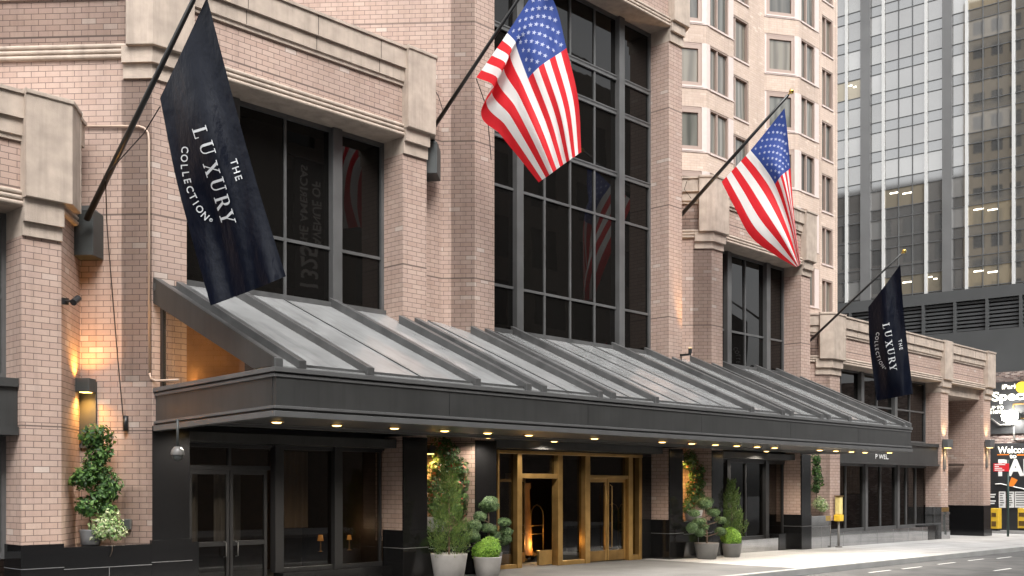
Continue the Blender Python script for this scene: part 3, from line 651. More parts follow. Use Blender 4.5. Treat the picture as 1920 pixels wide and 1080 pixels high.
# recessed downlights
dl = [(x, 16.2) for x in (10.94, 12.27, 13.68, 15.03, 16.29, 17.6, 19.93, 22.70, 24.05, 25.2, 26.3, 27.4, 28.4, 31.2, 32.3, 33.4, 34.4)]+[(10.75, 18.4), (18.74, 18.6), (21.54, 18.9), (32.59, 18.9), (35.2, 15.7)]
for i, (x, y) in enumerate(dl):
    z = 3.37 if y < YC+2.0 else 3.43
    b = MB(); b.lathe((x, y, z-.022), [(.13, .022), (.13, 0), (.1, -.004), (.095, .012)], 20); o = b.build('downlight', 'brass', can, smooth=True)
    b = MB(); b.lathe((x, y, z-.024), [(.09, 0), (.078, -.012), (.05, -.02), (.0005, -.022)], 20); b.build('lens', 'lamp_on', o, smooth=True)
    if True:
        ld = bpy.data.lights.new('downlight_beam', 'SPOT'); ld.energy = 165; ld.color = (1, .9, .77); ld.spot_size = 2.75; ld.spot_blend = .5; ld.shadow_soft_size = .08
        lo_ = bpy.data.objects.new('downlight_beam', ld); C.objects.link(lo_); lo_.parent = can; lo_.location = Vector((x, y, z-.05))-can.location
# lettering on the far spandrel band
def text_mesh(txt, size, extr=0, bold=0):
    cu = bpy.data.curves.new('t', 'FONT'); cu.body = txt; cu.size = size; cu.align_x = 'LEFT'; cu.offset = bold; cu.resolution_u = 3
    ob = bpy.data.objects.new('t', cu); C.objects.link(ob); dg = bpy.context.evaluated_depsgraph_get()
    me = bpy.data.meshes.new_from_object(ob.evaluated_get(dg)); vs = [v.co.copy() for v in me.vertices]; fs = [list(p.vertices) for p in me.polygons]
    bpy.data.objects.remove(ob); bpy.data.curves.remove(cu); bpy.data.meshes.remove(me)
    return vs, fs
def sign_text(txt, org, right, height, mm, parent, bold=0, width=None, nm='lettering', up=(0, 0, 1), nrm=None):
    vs, fs = text_mesh(txt, 1, 0, bold); xs = [v.x for v in vs]; ys = [v.y for v in vs]
    kx = ky = height/.7
    if width: kx = width/(max(xs)-min(xs))
    right = Vector(right); up = Vector(up); n = Vector(nrm) if nrm else Vector((right.y, -right.x, 0))
    b = MB(); b.v = [tuple(Vector(org)+right*((v.x-min(xs))*kx)+up*(v.y*ky)+n*.006) for v in vs]; b.f = fs; b.uv = [(0, 0)]*sum(len(f) for f in fs)
    return b.build(nm, mm, parent)
p = P(1641, 860, YF+.12); p2 = P(1666, 860, YF+.12)
sign_text('P WEL.', (p.x, YF+.115, p.z), (1, 0, 0), .19, 'white', hotel, .01, width=p2.x-p.x)

# ------------------------------------------------------------------ the hotel tower behind
tow = thing('hotel_tower', 'tall pale pink brick tower with bay windows rising behind the low front', 'building', (46, 27, 0))
YT = 27.0
SZ, Z0 = 2.80, 24.40-2.80*7                         # storey height; a head line
rows = range(3, 12)
def wall_open(mb, o, d, a0, a1, z0, z1, ops):       # wall strip with rectangular openings
    az = sorted({a0, a1, *[x for q in ops for x in q[:2]]}); zz = sorted({z0, z1, *[x for q in ops for x in q[2:]]}); k0 = o[0]*d[0]+o[1]*d[1]
    for A, B in zip(az, az[1:]):
        for L, H in zip(zz, zz[1:]):
            c = ((A+B)/2, (L+H)/2)
            if any(q[0] < c[0] < q[1] and q[2] < c[1] < q[3] for q in ops): continue
            mb.poly([(o[0]+d[0]*A, o[1]+d[1]*A, L), (o[0]+d[0]*B, o[1]+d[1]*B, L), (o[0]+d[0]*B, o[1]+d[1]*B, H), (o[0]+d[0]*A, o[1]+d[1]*A, H)],
                    [(k0+A, L), (k0+B, L), (k0+B, H), (k0+A, H)])
cur = 0
def tower_window(o, d, a0, a1, z0, z1, panes=2, depth=.16):
    global cur
    n = (-d[1], d[0]); b = MB(); fw = .07 if panes == 2 else .17
    for (q0, q1, r0, r1) in ((a0, a1, z0, z0+fw), (a0, a1, z1-fw, z1), (a0, a0+fw, z0+fw, z1-fw), (a1-fw, a1, z0+fw, z1-fw)): b.lbox(o, d, q0, q1, .02, depth+.02, r0, r1)
    if panes == 2: c = a0+(a1-a0)*.42; b.lbox(o, d, c-.05, c+.05, .04, depth+.02, z0+fw, z1-fw)
    w_ = b.build('window', 'twfr', tow)
    def pt(a, k, z): return (o[0]+d[0]*a+n[0]*k, o[1]+d[1]*a+n[1]*k, z)
    g = MB(); g.poly([pt(a0, depth, z0), pt(a1, depth, z0), pt(a1, depth, z1), pt(a0, depth, z1)]); g.build('pane', 'tw_pane%d' % (cur*7 % 5), w_); cur += 1
    s_ = MB(); s_.lbox(o, d, a0-.04, a1+.04, -.05, .03, z0-.07, z0-.002); s_.build('sill', 'twpan', w_)
def pane_mat(i, base, curt):
    m = bpy.data.materials.new('tw_pane%d' % i); m.use_nodes = True; n = m.node_tree.nodes; l = m.node_tree.links; b = n['Principled BSDF']
    tc = n.new('ShaderNodeTexCoord'); wv = n.new('ShaderNodeTexWave'); wv.inputs['Scale'].default_value = .9; wv.inputs['Distortion'].default_value = 9; wv.inputs['Detail'].default_value = 3
    mp = n.new('ShaderNodeMapping'); mp.inputs['Scale'].default_value = (1, 1, .15); mp.inputs['Location'].default_value = (i*3.1, 0, 0)
    l.new(tc.outputs['Object'], mp.inputs[0]); l.new(mp.outputs[0], wv.inputs['Vector'])
    mx = n.new('ShaderNodeMix'); mx.data_type = 'RGBA'; mx.inputs[6].default_value = (*base, 1); mx.inputs[7].default_value = (*curt, 1); l.new(wv.outputs['Fac'], mx.inputs[0]); l.new(mx.outputs[2], b.inputs['Base Color'])
    b.inputs['Roughness'].default_value = .06; M['tw_pane%d' % i] = m
for i, (bs, ct) in enumerate((((.09,.085,.075), (.17,.16,.14)), ((.10,.095,.08), (.2,.19,.165)), ((.05,.05,.045), (.10,.095,.085)), ((.10,.09,.075), (.18,.165,.135)), ((.07,.072,.065), (.14,.14,.125)))): pane_mat(i, bs, ct)
D1 = (1, 0)
XA = [36.5, 39.58, 40.3, 42.66]                     # bay A: side, corner post, front, end
tb = MB(); x42, x44 = 42.93, 44.86
ztop, zbot = 36, 6
ops = []
for r in rows:
    zh = Z0+SZ*r; zl = zh-2.0; ops.append((42.93, 44.86, zl, zh))
wall_open(tb, (0, YT), D1, 42.66, 46.9, zbot, ztop, ops)
for (a, b_, c, d_) in ops: tower_window((0, YT), D1, a, b_, c, d_)
ops = [(52.24, 53.45, Z0+SZ*r-2.0, Z0+SZ*r) for r in rows]
wall_open(tb, (0, YT), D1, 50.9, 54.0, zbot, ztop, ops)
for q in ops: tower_window((0, YT), D1, *q)
sops = [(a_, a_+1.6, Z0+SZ*r-2.0, Z0+SZ*r) for r in range(3, 24) for a_ in (2, 6, 9.5, 13.5)]
wall_open(tb, (54.0, YT), (0, 1), 0, 17, zbot, 76, sops); tb.wall([(20, YT), (37.5, YT)], zbot, ztop)
for x0, x1 in ((37.5, 54),): tb.wall([(x0, YT), (x1, YT)], ztop, 76)
tb.poly([(20, YT, 76), (54, YT, 76), (54, 44, 76), (20, 44, 76)]); tb.wall([(20, YT), (37.5, YT)], ztop, 76)
sg = MB(); sg.poly([(53.8, YT+.5, zbot), (53.8, 44, zbot), (53.8, 44, 75), (53.8, YT+.5, 75)]); sg.build('side_glass', 'twglass', tow)
wl = tb.build('brick_wall', 'brick_far', tow)
q = MB()                                             # vertical movement joints
q.box(46.45, 46.47, YT-.008, YT+.01, zbot, ztop); q.box(52.0, 52.02, YT-.006, YT+.01, zbot, ztop); q.box(53.78, 53.8, YT-.006, YT+.01, zbot, ztop); q.build('joint', 'twfr', wl)
# projecting bays with brick aprons, corner posts and windows
def bay(name, xs, xf0, xf1, proj):                   # left angled side from (xs,YT) to (xf0,YT-proj), front to xf1, right return
    yf = YT-proj; A = (xs, YT); B = (xf0, yf); L = math.dist(A, B); dl_ = ((B[0]-A[0])/L, (B[1]-A[1])/L)
    for r in range(2, 12):
        ap = MB(); zh = Z0+SZ*r; z0, z1 = zh, zh+SZ-2.0
        q = [A, B, (xf1, yf), (xf1+.25, YT)]
        ap.wall(q, z0, z1, xs); ap.poly([(x, y, z1) for x, y in q]); ap.poly([(x, y, z0) for x, y in reversed(q)])
        bo = ap.build('bay_apron', 'brick_far', tow)
        MB().sweep([A, B, (xf1, yf)], [(-.05, z1), (.03, z1), (.03, z1+.05), (-.05, z1+.05)]).build('apron_cap', 'twpan', bo)
    for r in rows:
        zh = Z0+SZ*r; zl = zh-2.0
        b = MB(); b.lbox(B, dl_, -.22, .0, .0, .3, zl, zh); b.lbox(B, D1, .002, .26, .0, .28, zl, zh); b.build('corner_post', 'twpan', tow)
        MB().lbox(A, dl_, .0, .12, .02, .3, zl, zh).build('jamb', 'twpan', tow); MB().lbox(B, D1, xf1-xf0-.42, xf1-xf0, .01, .3, zl, zh).build('pilaster', 'twpan', tow)
        tower_window(A, dl_, .12, L-.22, zl+.12, zh-.08, 1, .1); MB().lbox(A, dl_, .12, L-.22, .015, .1, zl, zl+.1).build('window_sill', 'twfr', tow); MB().lbox(A, dl_, .12, L-.22, .015, .1, zh-.08, zh).build('window_head', 'twfr', tow)
        tower_window(B, D1, .26, xf1-xf0-.42, zl+.05, zh, 2, .14)
bay('A', 38.3, 39.75, 41.95, 1.0)
bay('B', 46.35, 47.9, 50.0, 1.0)
tb = MB(); tb.wall([(41.95+.25, YT), (42.66, YT)], zbot, ztop); tb.wall([(46.3, YT+.02), (51, YT+.02)], zbot, ztop); tb.wall([(37.4, YT+.02), (42.7, YT+.02)], zbot, ztop); tb.build('brick_wall', 'brick_far', tow)

# ------------------------------------------------------------------ glass office tower across the cross street
gt = thing('glass_tower', 'grey glass office tower with white fins and a louvred podium', 'building', (109, 44.7, 0))
GD = Vector((.077, -.997)).normalized(); GO = Vector((109.0, 44.7)); GN = Vector((-GD.y, GD.x))
def gw(u):                                           # where the sight line at column u meets the tower face
    q = (u-CX)/F; rd = Vector((CS+q*SN, SN-q*CS)); t = GO.dot(GN)/rd.dot(GN); pnt = rd*t; return (pnt-GO).dot(GD), t
def gz(u, v): return EYE+(HY-v)/F*gw(u)[1]
def gmat(i, col, metal):
    M['tg%d' % i] = mat('tower_glass%d' % i, col, .03, metal=metal, spec=.8, noise=.1, nscale=.12, bump=.06, bscale=.22)
for i, (c, mt_) in enumerate((((.355,.35,.342), .85), ((.375,.37,.36), .8), ((.33,.325,.318), .85), ((.42,.415,.405), .65), ((.25,.25,.25), .8), ((.35,.31,.24), .6))): gmat(i, c, mt_)
M['tg_span'] = mat('tower_spandrel', (.315,.315,.313), .06, metal=.8, bump=.06, bscale=.22)
M['fin'] = mat('white_fin', (.5,.5,.49), .4); M['pil'] = mat('grey_pilaster', (.13,.13,.13), .35, noise=.08, nscale=.5); M['tg_mull'] = mat('tower_mullion', (.085,.087,.088), .4)
M['louvre'] = mat('louvre_metal', (.05,.052,.054), .5); M['podium'] = mat('podium_metal', (.058,.06,.061), .45, noise=.1, nscale=.3)
M['warm_strip'] = mat('ceiling_strip', (1,.95,.85), .5, emit=(1,.9,.7), est=2.2)
per = (gz(1634, 69)-gz(1634, 123.5)); zl0 = gz(1634, 69)
fins = [1540, 1588, 1657, 1737, 1813, 1901, 1985]; pils = [(1615, 1633), (1768, 1786)]
zbase = gz(1740, 553); ztopg = zl0+per*6
edges = [1520, 1588, 1614, 1634, 1657, 1737, 1767, 1787, 1813, 1901, 1990]
strips = [(1520, 1588), (1588, 1615), (1633, 1657), (1657, 1737), (1737, 1768), (1786, 1813), (1813, 1901), (1901, 1990)]
GDt = (GD.x, GD.y); GOt = (GO.x, GO.y)
rest = MB(); cnt = 0
thin_us = [1566, 1685, 1711, 1843, 1872, 1931, 1960]
win_rows = [zl0+per*k for k in range(-13, 6)]
warm = {(6, -9), (3, -9), (4, -9), (7, -9), (6, -7), (6, 0), (0, -2), (1, -2), (3, -6)}
bk = MB(); bk.lbox(GOt, GDt, gw(1520)[0], gw(1990)[0], .3, 30, zbase-40, ztopg+2); bk.build('core_block', 'podium', gt)
for r, zl in enumerate(win_rows):
    k = r-13; zh = zl+per*.65
    if zh < zbase: continue
    zlo = max(zl, zbase)
    for si, (ua, ub) in enumerate(strips):
        a, b_ = gw(ua)[0], gw(ub)[0]
        b = MB(); b.poly([(*(GO+GD*a), zlo), (*(GO+GD*b_), zlo), (*(GO+GD*b_), zh), (*(GO+GD*a), zh)])
        h = (si*31+k*17+si*si*5+(k*k*3)) % 11
        gi = 3 if h in (0, 5) else (1 if h in (1, 2, 7) else (2 if h in (3, 8) else 0))
        if (si, k) in warm: gi = 5
        if cnt < 100 and si < 7 and k < 5:
            o = b.build('window', 'tg%d' % gi, gt); cnt += 1
            if (si, k) in warm:
                s_ = MB(); L = b_-a
                for j in range(2): s_.lbox(GOt, GDt, a+L*(.15+.3*j), a+L*(.36+.3*j), -.03, -.01, zh-.55-.25*j, zh-.43-.25*j)
                s_.build('ceiling_light', 'warm_strip', o)
        else: rest.poly(b.f and b.v)
rs = rest.build('window_field', 'tg0', gt); rs['kind'] = 'stuff'
sp = MB()
for r, zl in enumerate(win_rows):
    z0, z1 = zl-per*.35, zl
    if z1 < zbase: continue
    sp.lbox(GOt, GDt, gw(1520)[0], gw(1990)[0], .0, .25, max(z0, zbase), z1)
sp.build('spandrel', 'tg_span', gt)
tr = MB()
for r, zl in enumerate(win_rows):
    for z in (zl, zl+per*.65):
        if z > zbase: tr.lbox(GOt, GDt, gw(1520)[0], gw(1990)[0], -.06, .02, z-.04, z+.04)
for u in thin_us: a = gw(u)[0]; tr.lbox(GOt, GDt, a-.045, a+.045, -.08, .02, zbase, ztopg)
tr.build('mullion', 'tg_mull', gt)
for u in fins: a = gw(u)[0]; b = MB(); b.lbox(GOt, GDt, a-.13, a+.13, -.25, .02, zbase, ztopg); b.build('white_fin', 'fin', gt)
for ua, ub in pils: b = MB(); b.lbox(GOt, GDt, gw(ua)[0], gw(ub)[0], -.3, .02, zbase, ztopg); b.build('pilaster', 'pil', gt)
# podium: frame with louvre banks, panels below
zp0 = gz(1740, 700); b = MB()
zl_t, zl_b = gz(1800, 568), gz(1800, 625)
w0, w1 = gw(1520)[0], gw(1990)[0]
b.lbox(GOt, GDt, w0, w1, -.9, .3, zl_t, zbase); b.lbox(GOt, GDt, w0, w1, -.9, .3, zp0-60, zl_b)
us = [1520, 1560, 1600, 1645, 1690, 1736, 1795, 1855, 1918, 1985]
for u in us: a = gw(u)[0]; b.lbox(GOt, GDt, a-.14, a+.14, -.9, .3, zl_b, zl_t)
b.build('podium_frame', 'podium', gt)
for ua, ub in zip(us, us[1:]):
    b = MB(); a, c = gw(ua)[0]+.14, gw(ub)[0]-.14; n = 8
    for i in range(n):
        z = zl_b+(zl_t-zl_b)*(i+.5)/n; h = (zl_t-zl_b)/n*.28; b.lbox(GOt, GDt, a, c, -.6, -.2, z-h, z+h)
    b.lbox(GOt, GDt, a, c, .1, .3, zl_b, zl_t); b.build('louvre', 'louvre', gt)

# ------------------------------------------------------------------ parking garage with its signs
gar = thing('parking_garage', 'speckled dark brick parking garage front covered in black signs', 'building', (63, 20, 0))
XG = 63.0
def PG(u, v, dx=0):
    q = (u-CX)/F; X = XG-dx; t = X/(CS+q*SN); return Vector((X, t*(SN-q*CS), EYE+(HY-v)/F*t))
b = MB(); b.lbox((XG, 40), (0, -1), 0, 34, 0, 12, -.6, PG(1890, 697).z); b.build('brick_wall', 'brick_garage', gar)
def gboard(u0, v0, u1, v1, dx, m_, nm, parent=gar):
    a, c = PG(u0, v0, 0), PG(u1, v1, 0); b = MB(); b.box(XG-dx, XG-dx+.06, c.y, a.y, c.z, a.z); return b.build(nm, m_, parent)
def gtext(txt, u, v, h, m_, parent, dx, width=None, bold=0):
    p = PG(u, v); s_ = 62/F
    return sign_text(txt, (XG-dx, p.y, p.z), (0, -1, 0), h*s_*.93, m_, parent, bold, width*s_*.93 if width else None)
M['sign_glow'] = mat('lit_letters', (.9,.88,.75), .5, emit=(1,.95,.75), est=.45)
def signthing(nm, lab, u0, v0, u1, v1, dx=.1, m_='signblack'):
    o = gboard(u0, v0, u1, v1, dx, m_, nm, None); o['label'] = lab; o['category'] = 'sign'; return o
s1 = signthing('garage_sign', 'upper dark garage sign with white lettering beginning iPark Special', 1846, 719, 1990, 810)
gtext('iPark', 1880, 730, 9, 'sign_glow', s1, .1, 30, .02); gtext('Special', 1861, 752, 17, 'sign_glow', s1, .1, 84, .03)
gtext('UP TO', 1857, 768, 6, 'sign_glow', s1, .1, 26, .02); gtext('12 HOURS', 1855, 776, 6, 'sign_glow', s1, .1, 32, .02)
b = MB(); c = PG(1916, 726, .12); b.lathe((0, 0, 0), [(.001, 0), (.32, 0), (.32, .03), (.001, .03)], 20); b.v = [(c.x-z*1, c.y+x, c.z+y) for x, y, z in b.v]; b.build('emblem', 'yellow', s1)
b = MB()
a, c = PG(1900, 757), PG(1990, 783)
for (y0, y1, z0, z1) in ((a.y-.08, a.y, c.z, a.z), (c.y, a.y, a.z-.08, a.z), (c.y, a.y, c.z, c.z+.08)): b.box(XG-.14, XG-.1, y0, y1, z0, z1)
b.build('sign_border', 'brass', s1)
s2 = signthing('welcome_sign', 'large black sign reading Welcome to PARK in white letters', 1857, 832, 1990, 922)
gtext('Welcome', 1872, 850, 13, 'sign_glow', s2, .1, 65, .02); gtext('to', 1894, 859, 8, 'sign_glow', s2, .1, 13, .03); gtext('PARK', 1873, 891, 30, 'white', s2, .1, 100, .045)
for u0, u1 in ((1871, 1893), (1908, 1960)): gboard(u0, 852, u1, 853.3, .11, 'orange', 'underline', s2)
b = MB(); b.tube([PG(1866, 908, .12), PG(1876, 907, .12), PG(1920, 917, .12), PG(1990, 935, .12)], .035, 6); b.build('white_line', 'white', s2)
base = signthing('price_board', 'small dark board with tiny white lines at the corner of the garage', 1855, 922, 1872, 952, .1)
for k in range(4): gboard(1857, 926+k*4.5+(3 if k > 1 else 0), 1868-(k % 2)*2, 928.5+k*4.5+(3 if k > 1 else 0), .11, 'white', 'text_line', base)
for i, (u0, u1, lab) in enumerate(((1874, 1886, 'narrow white notice poster left of the street post'), (1890, 1902, 'white notice poster just right of the street post'), (1904, 1940, 'wide white notice poster at the right edge'))):
    o = tag(gboard(u0, 921, u1, 952, .1, 'white', 'poster', None), lab, 'poster', 'white notices on the garage front'); tl = MB()
    for k in range(6):
        a, c = PG(u0+2, 924+k*4.4), PG(u1-2-(k*3 % 4), 925.6+k*4.4); tl.box(XG-.107, XG-.1, c.y, a.y, c.z, a.z)
    tl.build('text_line', 'grey_box', o)
gboard(1840, 952, 1990, 1002, .05, 'signblack', 'dark_base', gar)
b = MB(); b.tube([PG(1901, 800, .1), PG(1901, 820, .1), PG(1905, 824, .1), PG(1960, 824, .1)], .05, 8); b.tube([PG(1858, 785, .3), PG(1875, 797, .3), PG(1900, 795, .3)], .05); tag(b.build('wall_conduit', 'white_cam', smooth=True), 'white conduit looping across the speckled brick below the floodlight', 'conduit')
fl = thing('floodlight', 'glaring white floodlight above the welcome sign', 'lamp', PG(1894, 781, .5))
b = MB(); p = PG(1894, 781, .6); b.box(p.x, p.x+.3, p.y-.45, p.y+.45, p.z-.2, p.z+.22); b.build('housing', 'grey_box', fl, bevel=.03)
b = MB(); b.sphere(p+Vector((-.1, 0, 0)), .42, 16, .8); b.build('lamp_glass', 'flood', fl, smooth=True)
b = MB(); b.tube([p+Vector((.3, 0, -.1)), p+Vector((.62, 0, -.3))], .05); b.build('arm', 'grey_box', fl)
def news(u0, u1, v0, v1, lab, X=58.5):
    q = (u0-CX)/F; t = X/(CS+q*SN); y1 = t*(SN-q*CS); z1 = EYE+(HY-v0)/F*t; z0 = EYE+(HY-v1)/F*t
    q = (u1-CX)/F; t = X/(CS+q*SN); y0 = t*(SN-q*CS)
    o = thing('newspaper_box', lab, 'newspaper box', (X, (y0+y1)/2, z0), 'yellow newspaper boxes')
    b = MB(); b.box(X, X+.5, y0, y1, z0+.1, z1); b.build('cabinet', 'yellow', o, bevel=.02)
    b = MB(); b.box(X-.012, X, y0+.12, y1-.06, z0+(z1-z0)*.2, z0+(z1-z0)*.42); b.box(X-.012, X, y0+.12, y1-.06, z0+(z1-z0)*.62, z0+(z1-z0)*.8); b.build('coin_panel', 'brass_dk', o)
    b = MB(); b.box(X+.05, X+.45, y0+.05, y1-.05, z0, z0+.1); b.build('plinth', 'black', o)
news(1857, 1872, 953, 995, 'yellow newspaper box against the brick end pier')
news(1908, 1926, 953, 994, 'yellow newspaper box at the right edge of the photo')
# street sign post
pq = (1890-CX)/F; tP = 50.0; Pp = T(1890, 1006, tP)
sp_ = thing('street_sign_post', 'green street post with a red sign and an orange diamond', 'sign post', Pp)
b = MB(); b.tube([Pp, Vector((Pp.x, Pp.y, T(1890, 862, tP).z))], .055, 10); b.build('post', 'green_pole', sp_, smooth=True)
def face_board(u0, v0, u1, v1, t, m_, parent, nm, thick=.02):
    a, b_, c, d = T(u0, v1, t), T(u1, v1, t), T(u1, v0, t), T(u0, v0, t); n = Vector((CS, SN, 0))*thick
    k = MB(); k.hexa([a, b_, b_+n, a+n], [d, c, c+n, d+n]); return k.build(nm, m_, parent)
rs_ = face_board(1863, 869, 1892, 884, tP-.1, 'red', sp_, 'red_sign')
for k, (w_, o_) in enumerate(((20, 2), (8, 2), (14, 2), (18, 2))): face_board(1863+o_, 870.5+k*3.4, 1863+o_+w_, 872+k*3.4, tP-.115, 'white', rs_, 'text_line', .008)
c = T(1898, 904, tP+.6); rt = Vector((SN, -CS, 0)); k = MB(); r_ = .26
k.hexa([c-rt*r_*.7-Vector((0, 0, r_*.7)), c+rt*r_*.2-Vector((0, 0, r_*.8)), c+rt*r_*.2-Vector((0, 0, r_*.8))+Vector((.02, .02, 0)), c-rt*r_*.7-Vector((0, 0, r_*.7))+Vector((.02, .02, 0))],
       [c-rt*r_*.1+Vector((0, 0, r_*.9)), c+rt*r_+Vector((0, 0, r_*.4)), c+rt*r_+Vector((0, 0, r_*.4))+Vector((.02, .02, 0)), c-rt*r_*.1+Vector((0, 0, r_*.9))+Vector((.02, .02, 0))]); k.build('orange_sign', 'orange', sp_)

# ------------------------------------------------------------------ building on the near side of the street (seen in the dark panes)
op = thing('opposite_building', 'dark brown office block across the street mirrored in the dark windows', 'building', (20, -9, 0))
M['opp'] = brick_mat('opposite_brick', [(.12,.10,.085),(.145,.12,.10),(.13,.11,.095)], (.09,.078,.07), bw=.3, rh=.1)
M['opp_glass'] = mat('opposite_glass', (.012,.014,.016), .2)
ow = MB(); D2 = (-1, 0); ops = []
for r in range(6):
    for k in range(18): ops.append((k*5+1.2, k*5+3.8, 4.5+r*4.2, 7.2+r*4.2))
wall_open(ow, (72, -9), D2, 0, 91, -.4, 32, ops); ow.box(-19, 72, -30, -9.6, 31.5, 32.5); o = ow.build('brick_wall', 'opp', op)
b = MB(); b.poly([(72, -9.3, 0), (-19, -9.3, 0), (-19, -9.3, 32), (72, -9.3, 32)]); b.build('window_glass', 'opp_glass', op)

def rear_block(nm, lab, y0, y1, h, mm, fh, ww):
    o = thing(nm, lab, 'building', (50, (y0+y1)/2, 0)); b = MB(); ops = []
    z = 6
    while z+fh < h:
        a = 1
        while a+ww+1 < y1-y0: ops.append((a, a+ww, z, z+fh*.55)); a += ww*1.6
        z += fh
    wall_open(b, (50, y1), (0, -1), 0, y1-y0, 0, h, ops) if False else wall_open(b, (50, y0), (0, 1), 0, y1-y0, 0, h, ops)
    b.box(20, 49.5, y0, y1, 0, h); b.build('wall', mm, o); g = MB(); g.poly([(49.7, y0, 0), (49.7, y1, 0), (49.7, y1, h-1), (49.7, y0, h-1)]); g.build('window_glass', 'opp_glass', o)
rear_block('beige_block', 'tall beige block behind the hotel mirrored at the right of the glass tower', 44.3, 53.4, 76, mat('beige_stone', (.56,.45,.31), .8, noise=.1, nscale=.3), 3.6, 1.6)
rear_block('brown_block', 'brown older block behind the hotel mirrored in the glass tower', 53.6, 112, 50, mat('brown_stone', (.17,.15,.135), .8, noise=.2, nscale=.3), 4.5, 3.0)

# ------------------------------------------------------------------ flags and poles
def pole(base, tip, lab, box_dims, r=.05, halyard=None, cleat=None):
    o = thing('flagpole', lab, 'flagpole', base, 'flagpoles leaning out from the brick niches')
    d = (tip-base).normalized()
    b = MB(); b.tube([base-d*.15, base+(tip-base)*.5, tip], r, 14, r*.62); b.build('shaft', 'pole', o, smooth=True)
    b = MB(); b.tube([tip, tip+d*.06], .02, 8); b.sphere(tip+d*.13, .075, 16); b.build('finial', 'gold', o, smooth=True)
    if halyard:
        b = MB()
        for h in halyard: b.tube(h, .011, 5)
        b.build('halyard', 'rope', o)
    if box_dims:
        x, y, z, w_, h, dp = box_dims; b = MB(); d_ = CH
        b.lbox((x, y), d_, 0, w_, -dp, .3, z, z+h); bo = b.build('base_box', 'grey_box', o, bevel=.01)
        k = MB(); n = (-d_[1], d_[0])
        def q(a, nn, zz): return (x+d_[0]*a+n[0]*nn, y+d_[1]*a+n[1]*nn, zz)
        k.hexa([q(0, -dp, z+h), q(w_, -dp, z+h), q(w_, 0, z+h), q(0, 0, z+h)], [q(.2*w_, -dp*.6, z+h+.13), q(.75*w_, -dp*.6, z+h+.13), q(.75*w_, -.01, z+h+.13), q(.2*w_, -.01, z+h+.13)]); k.build('box_lid', 'grey_box', o)
    return o
def on_ch(u, v, x):                                  # sight line onto the chamfer plane ending at (x, YF)
    q = (u-CX)/F; rd = Vector((CS+q*SN, SN-q*CS)); n = Vector((-CH[1], CH[0])); t = Vector((x, YF)).dot(n)/rd.dot(n); return Vector((rd.x*t, rd.y*t, EYE+(HY-v)/F*t))
c0 = on_ch(135, 480, 10.08); c1 = on_ch(196, 480, 10.08)
hp = lambda u, v: on_ch(u, v, 10.08)+Vector((-.08, -.06, 0))
pole(Vector((8.97, 19.35, 7.28)), Vector((8.97, 15.45, 10.22)), 'black pole at the far left carrying the large navy banner', (c0.x-.02, c0.y-.02, on_ch(165, 488, 10.08).z, .62, .85, .42), .062,
     [[P(198, 338, 18.6), hp(205, 420), hp(216, 560), hp(226, 680), hp(236, 788)], [T(300, 200, 17.9), T(270, 250, 18.4), P(206, 320, 18.4)]])
pole(Vector((17.94, 19.9, 11.02)), Vector((17.94, 16.15, 13.98)), 'black pole carrying the large American flag beside the tall window', (17.45, 19.62, P(815, 340, 19.6).z, .42, .75, .4), .055,
     [[T(893, 147, 25.2), T(912, 200, 25.6), T(918, 260, 25.8), T(921, 300, 26)], [T(830, 205, 26), T(822, 180, 26.3), T(810, 160, 26.6)]])
pole(Vector((28.6, 19.7, 10.9)), P(1478, 178, 15.85), 'black gold tipped pole carrying the second American flag', None, .066, [[T(1288, 340, 34), T(1283, 355, 34.1), T(1296, 372, 34)]])
pole(Vector((36.8, 19.5, 7.68)), P(1690, 476, 15.9), 'black gold tipped pole carrying the small navy banner at right', None, .05, [[P(1534, 628, 19.4), P(1531, 660, 19.5), P(1526, 712, 19.6)]])

def cubic(xs, ys, x):
    n = len(xs)
    i = max(0, min(n-2, next((k for k in range(n-1) if x <= xs[k+1]), n-2)))
    def sl(k):
        if k == 0: return (ys[1]-ys[0])/(xs[1]-xs[0])
        if k == n-1: return (ys[-1]-ys[-2])/(xs[-1]-xs[-2])
        a = (ys[k]-ys[k-1])/(xs[k]-xs[k-1]); b = (ys[k+1]-ys[k])/(xs[k+1]-xs[k]); return (a+b)/2
    h = xs[i+1]-xs[i]; t = (x-xs[i])/h; m0, m1 = sl(i)*h, sl(i+1)*h
    return (2*t**3-3*t*t+1)*ys[i]+(t**3-2*t*t+t)*m0+(-2*t**3+3*t*t)*ys[i+1]+(t**3-t*t)*m1
class Cloth:
    def __init__(s, rk, sk, grid, rip):             # grid[s][r] = (u, v, depth)
        s.rk, s.sk, s.g, s.rip = rk, sk, grid, rip
    def at(s, r, q):
        out = []
        for c in range(3):
            row = [cubic(s.rk, [p[c] for p in line], r) for line in s.g]; out.append(cubic(s.sk, row, q))
        u, v, t = out; return T(u, v, t+s.rip(r, q))
    def build(s, name, m, nr=60, ns=40):
        b = MB(); G_ = [[s.at(i/nr, j/ns) for i in range(nr+1)] for j in range(ns+1)]
        for j in range(ns):
            for i in range(nr):
                b.poly([G_[j][i], G_[j+1][i], G_[j+1][i+1], G_[j][i+1]], [(i/nr, j/ns), (i/nr, (j+1)/ns), ((i+1)/nr, (j+1)/ns), ((i+1)/nr, j/ns)])
        o = b.build(name, m, smooth=True); return o
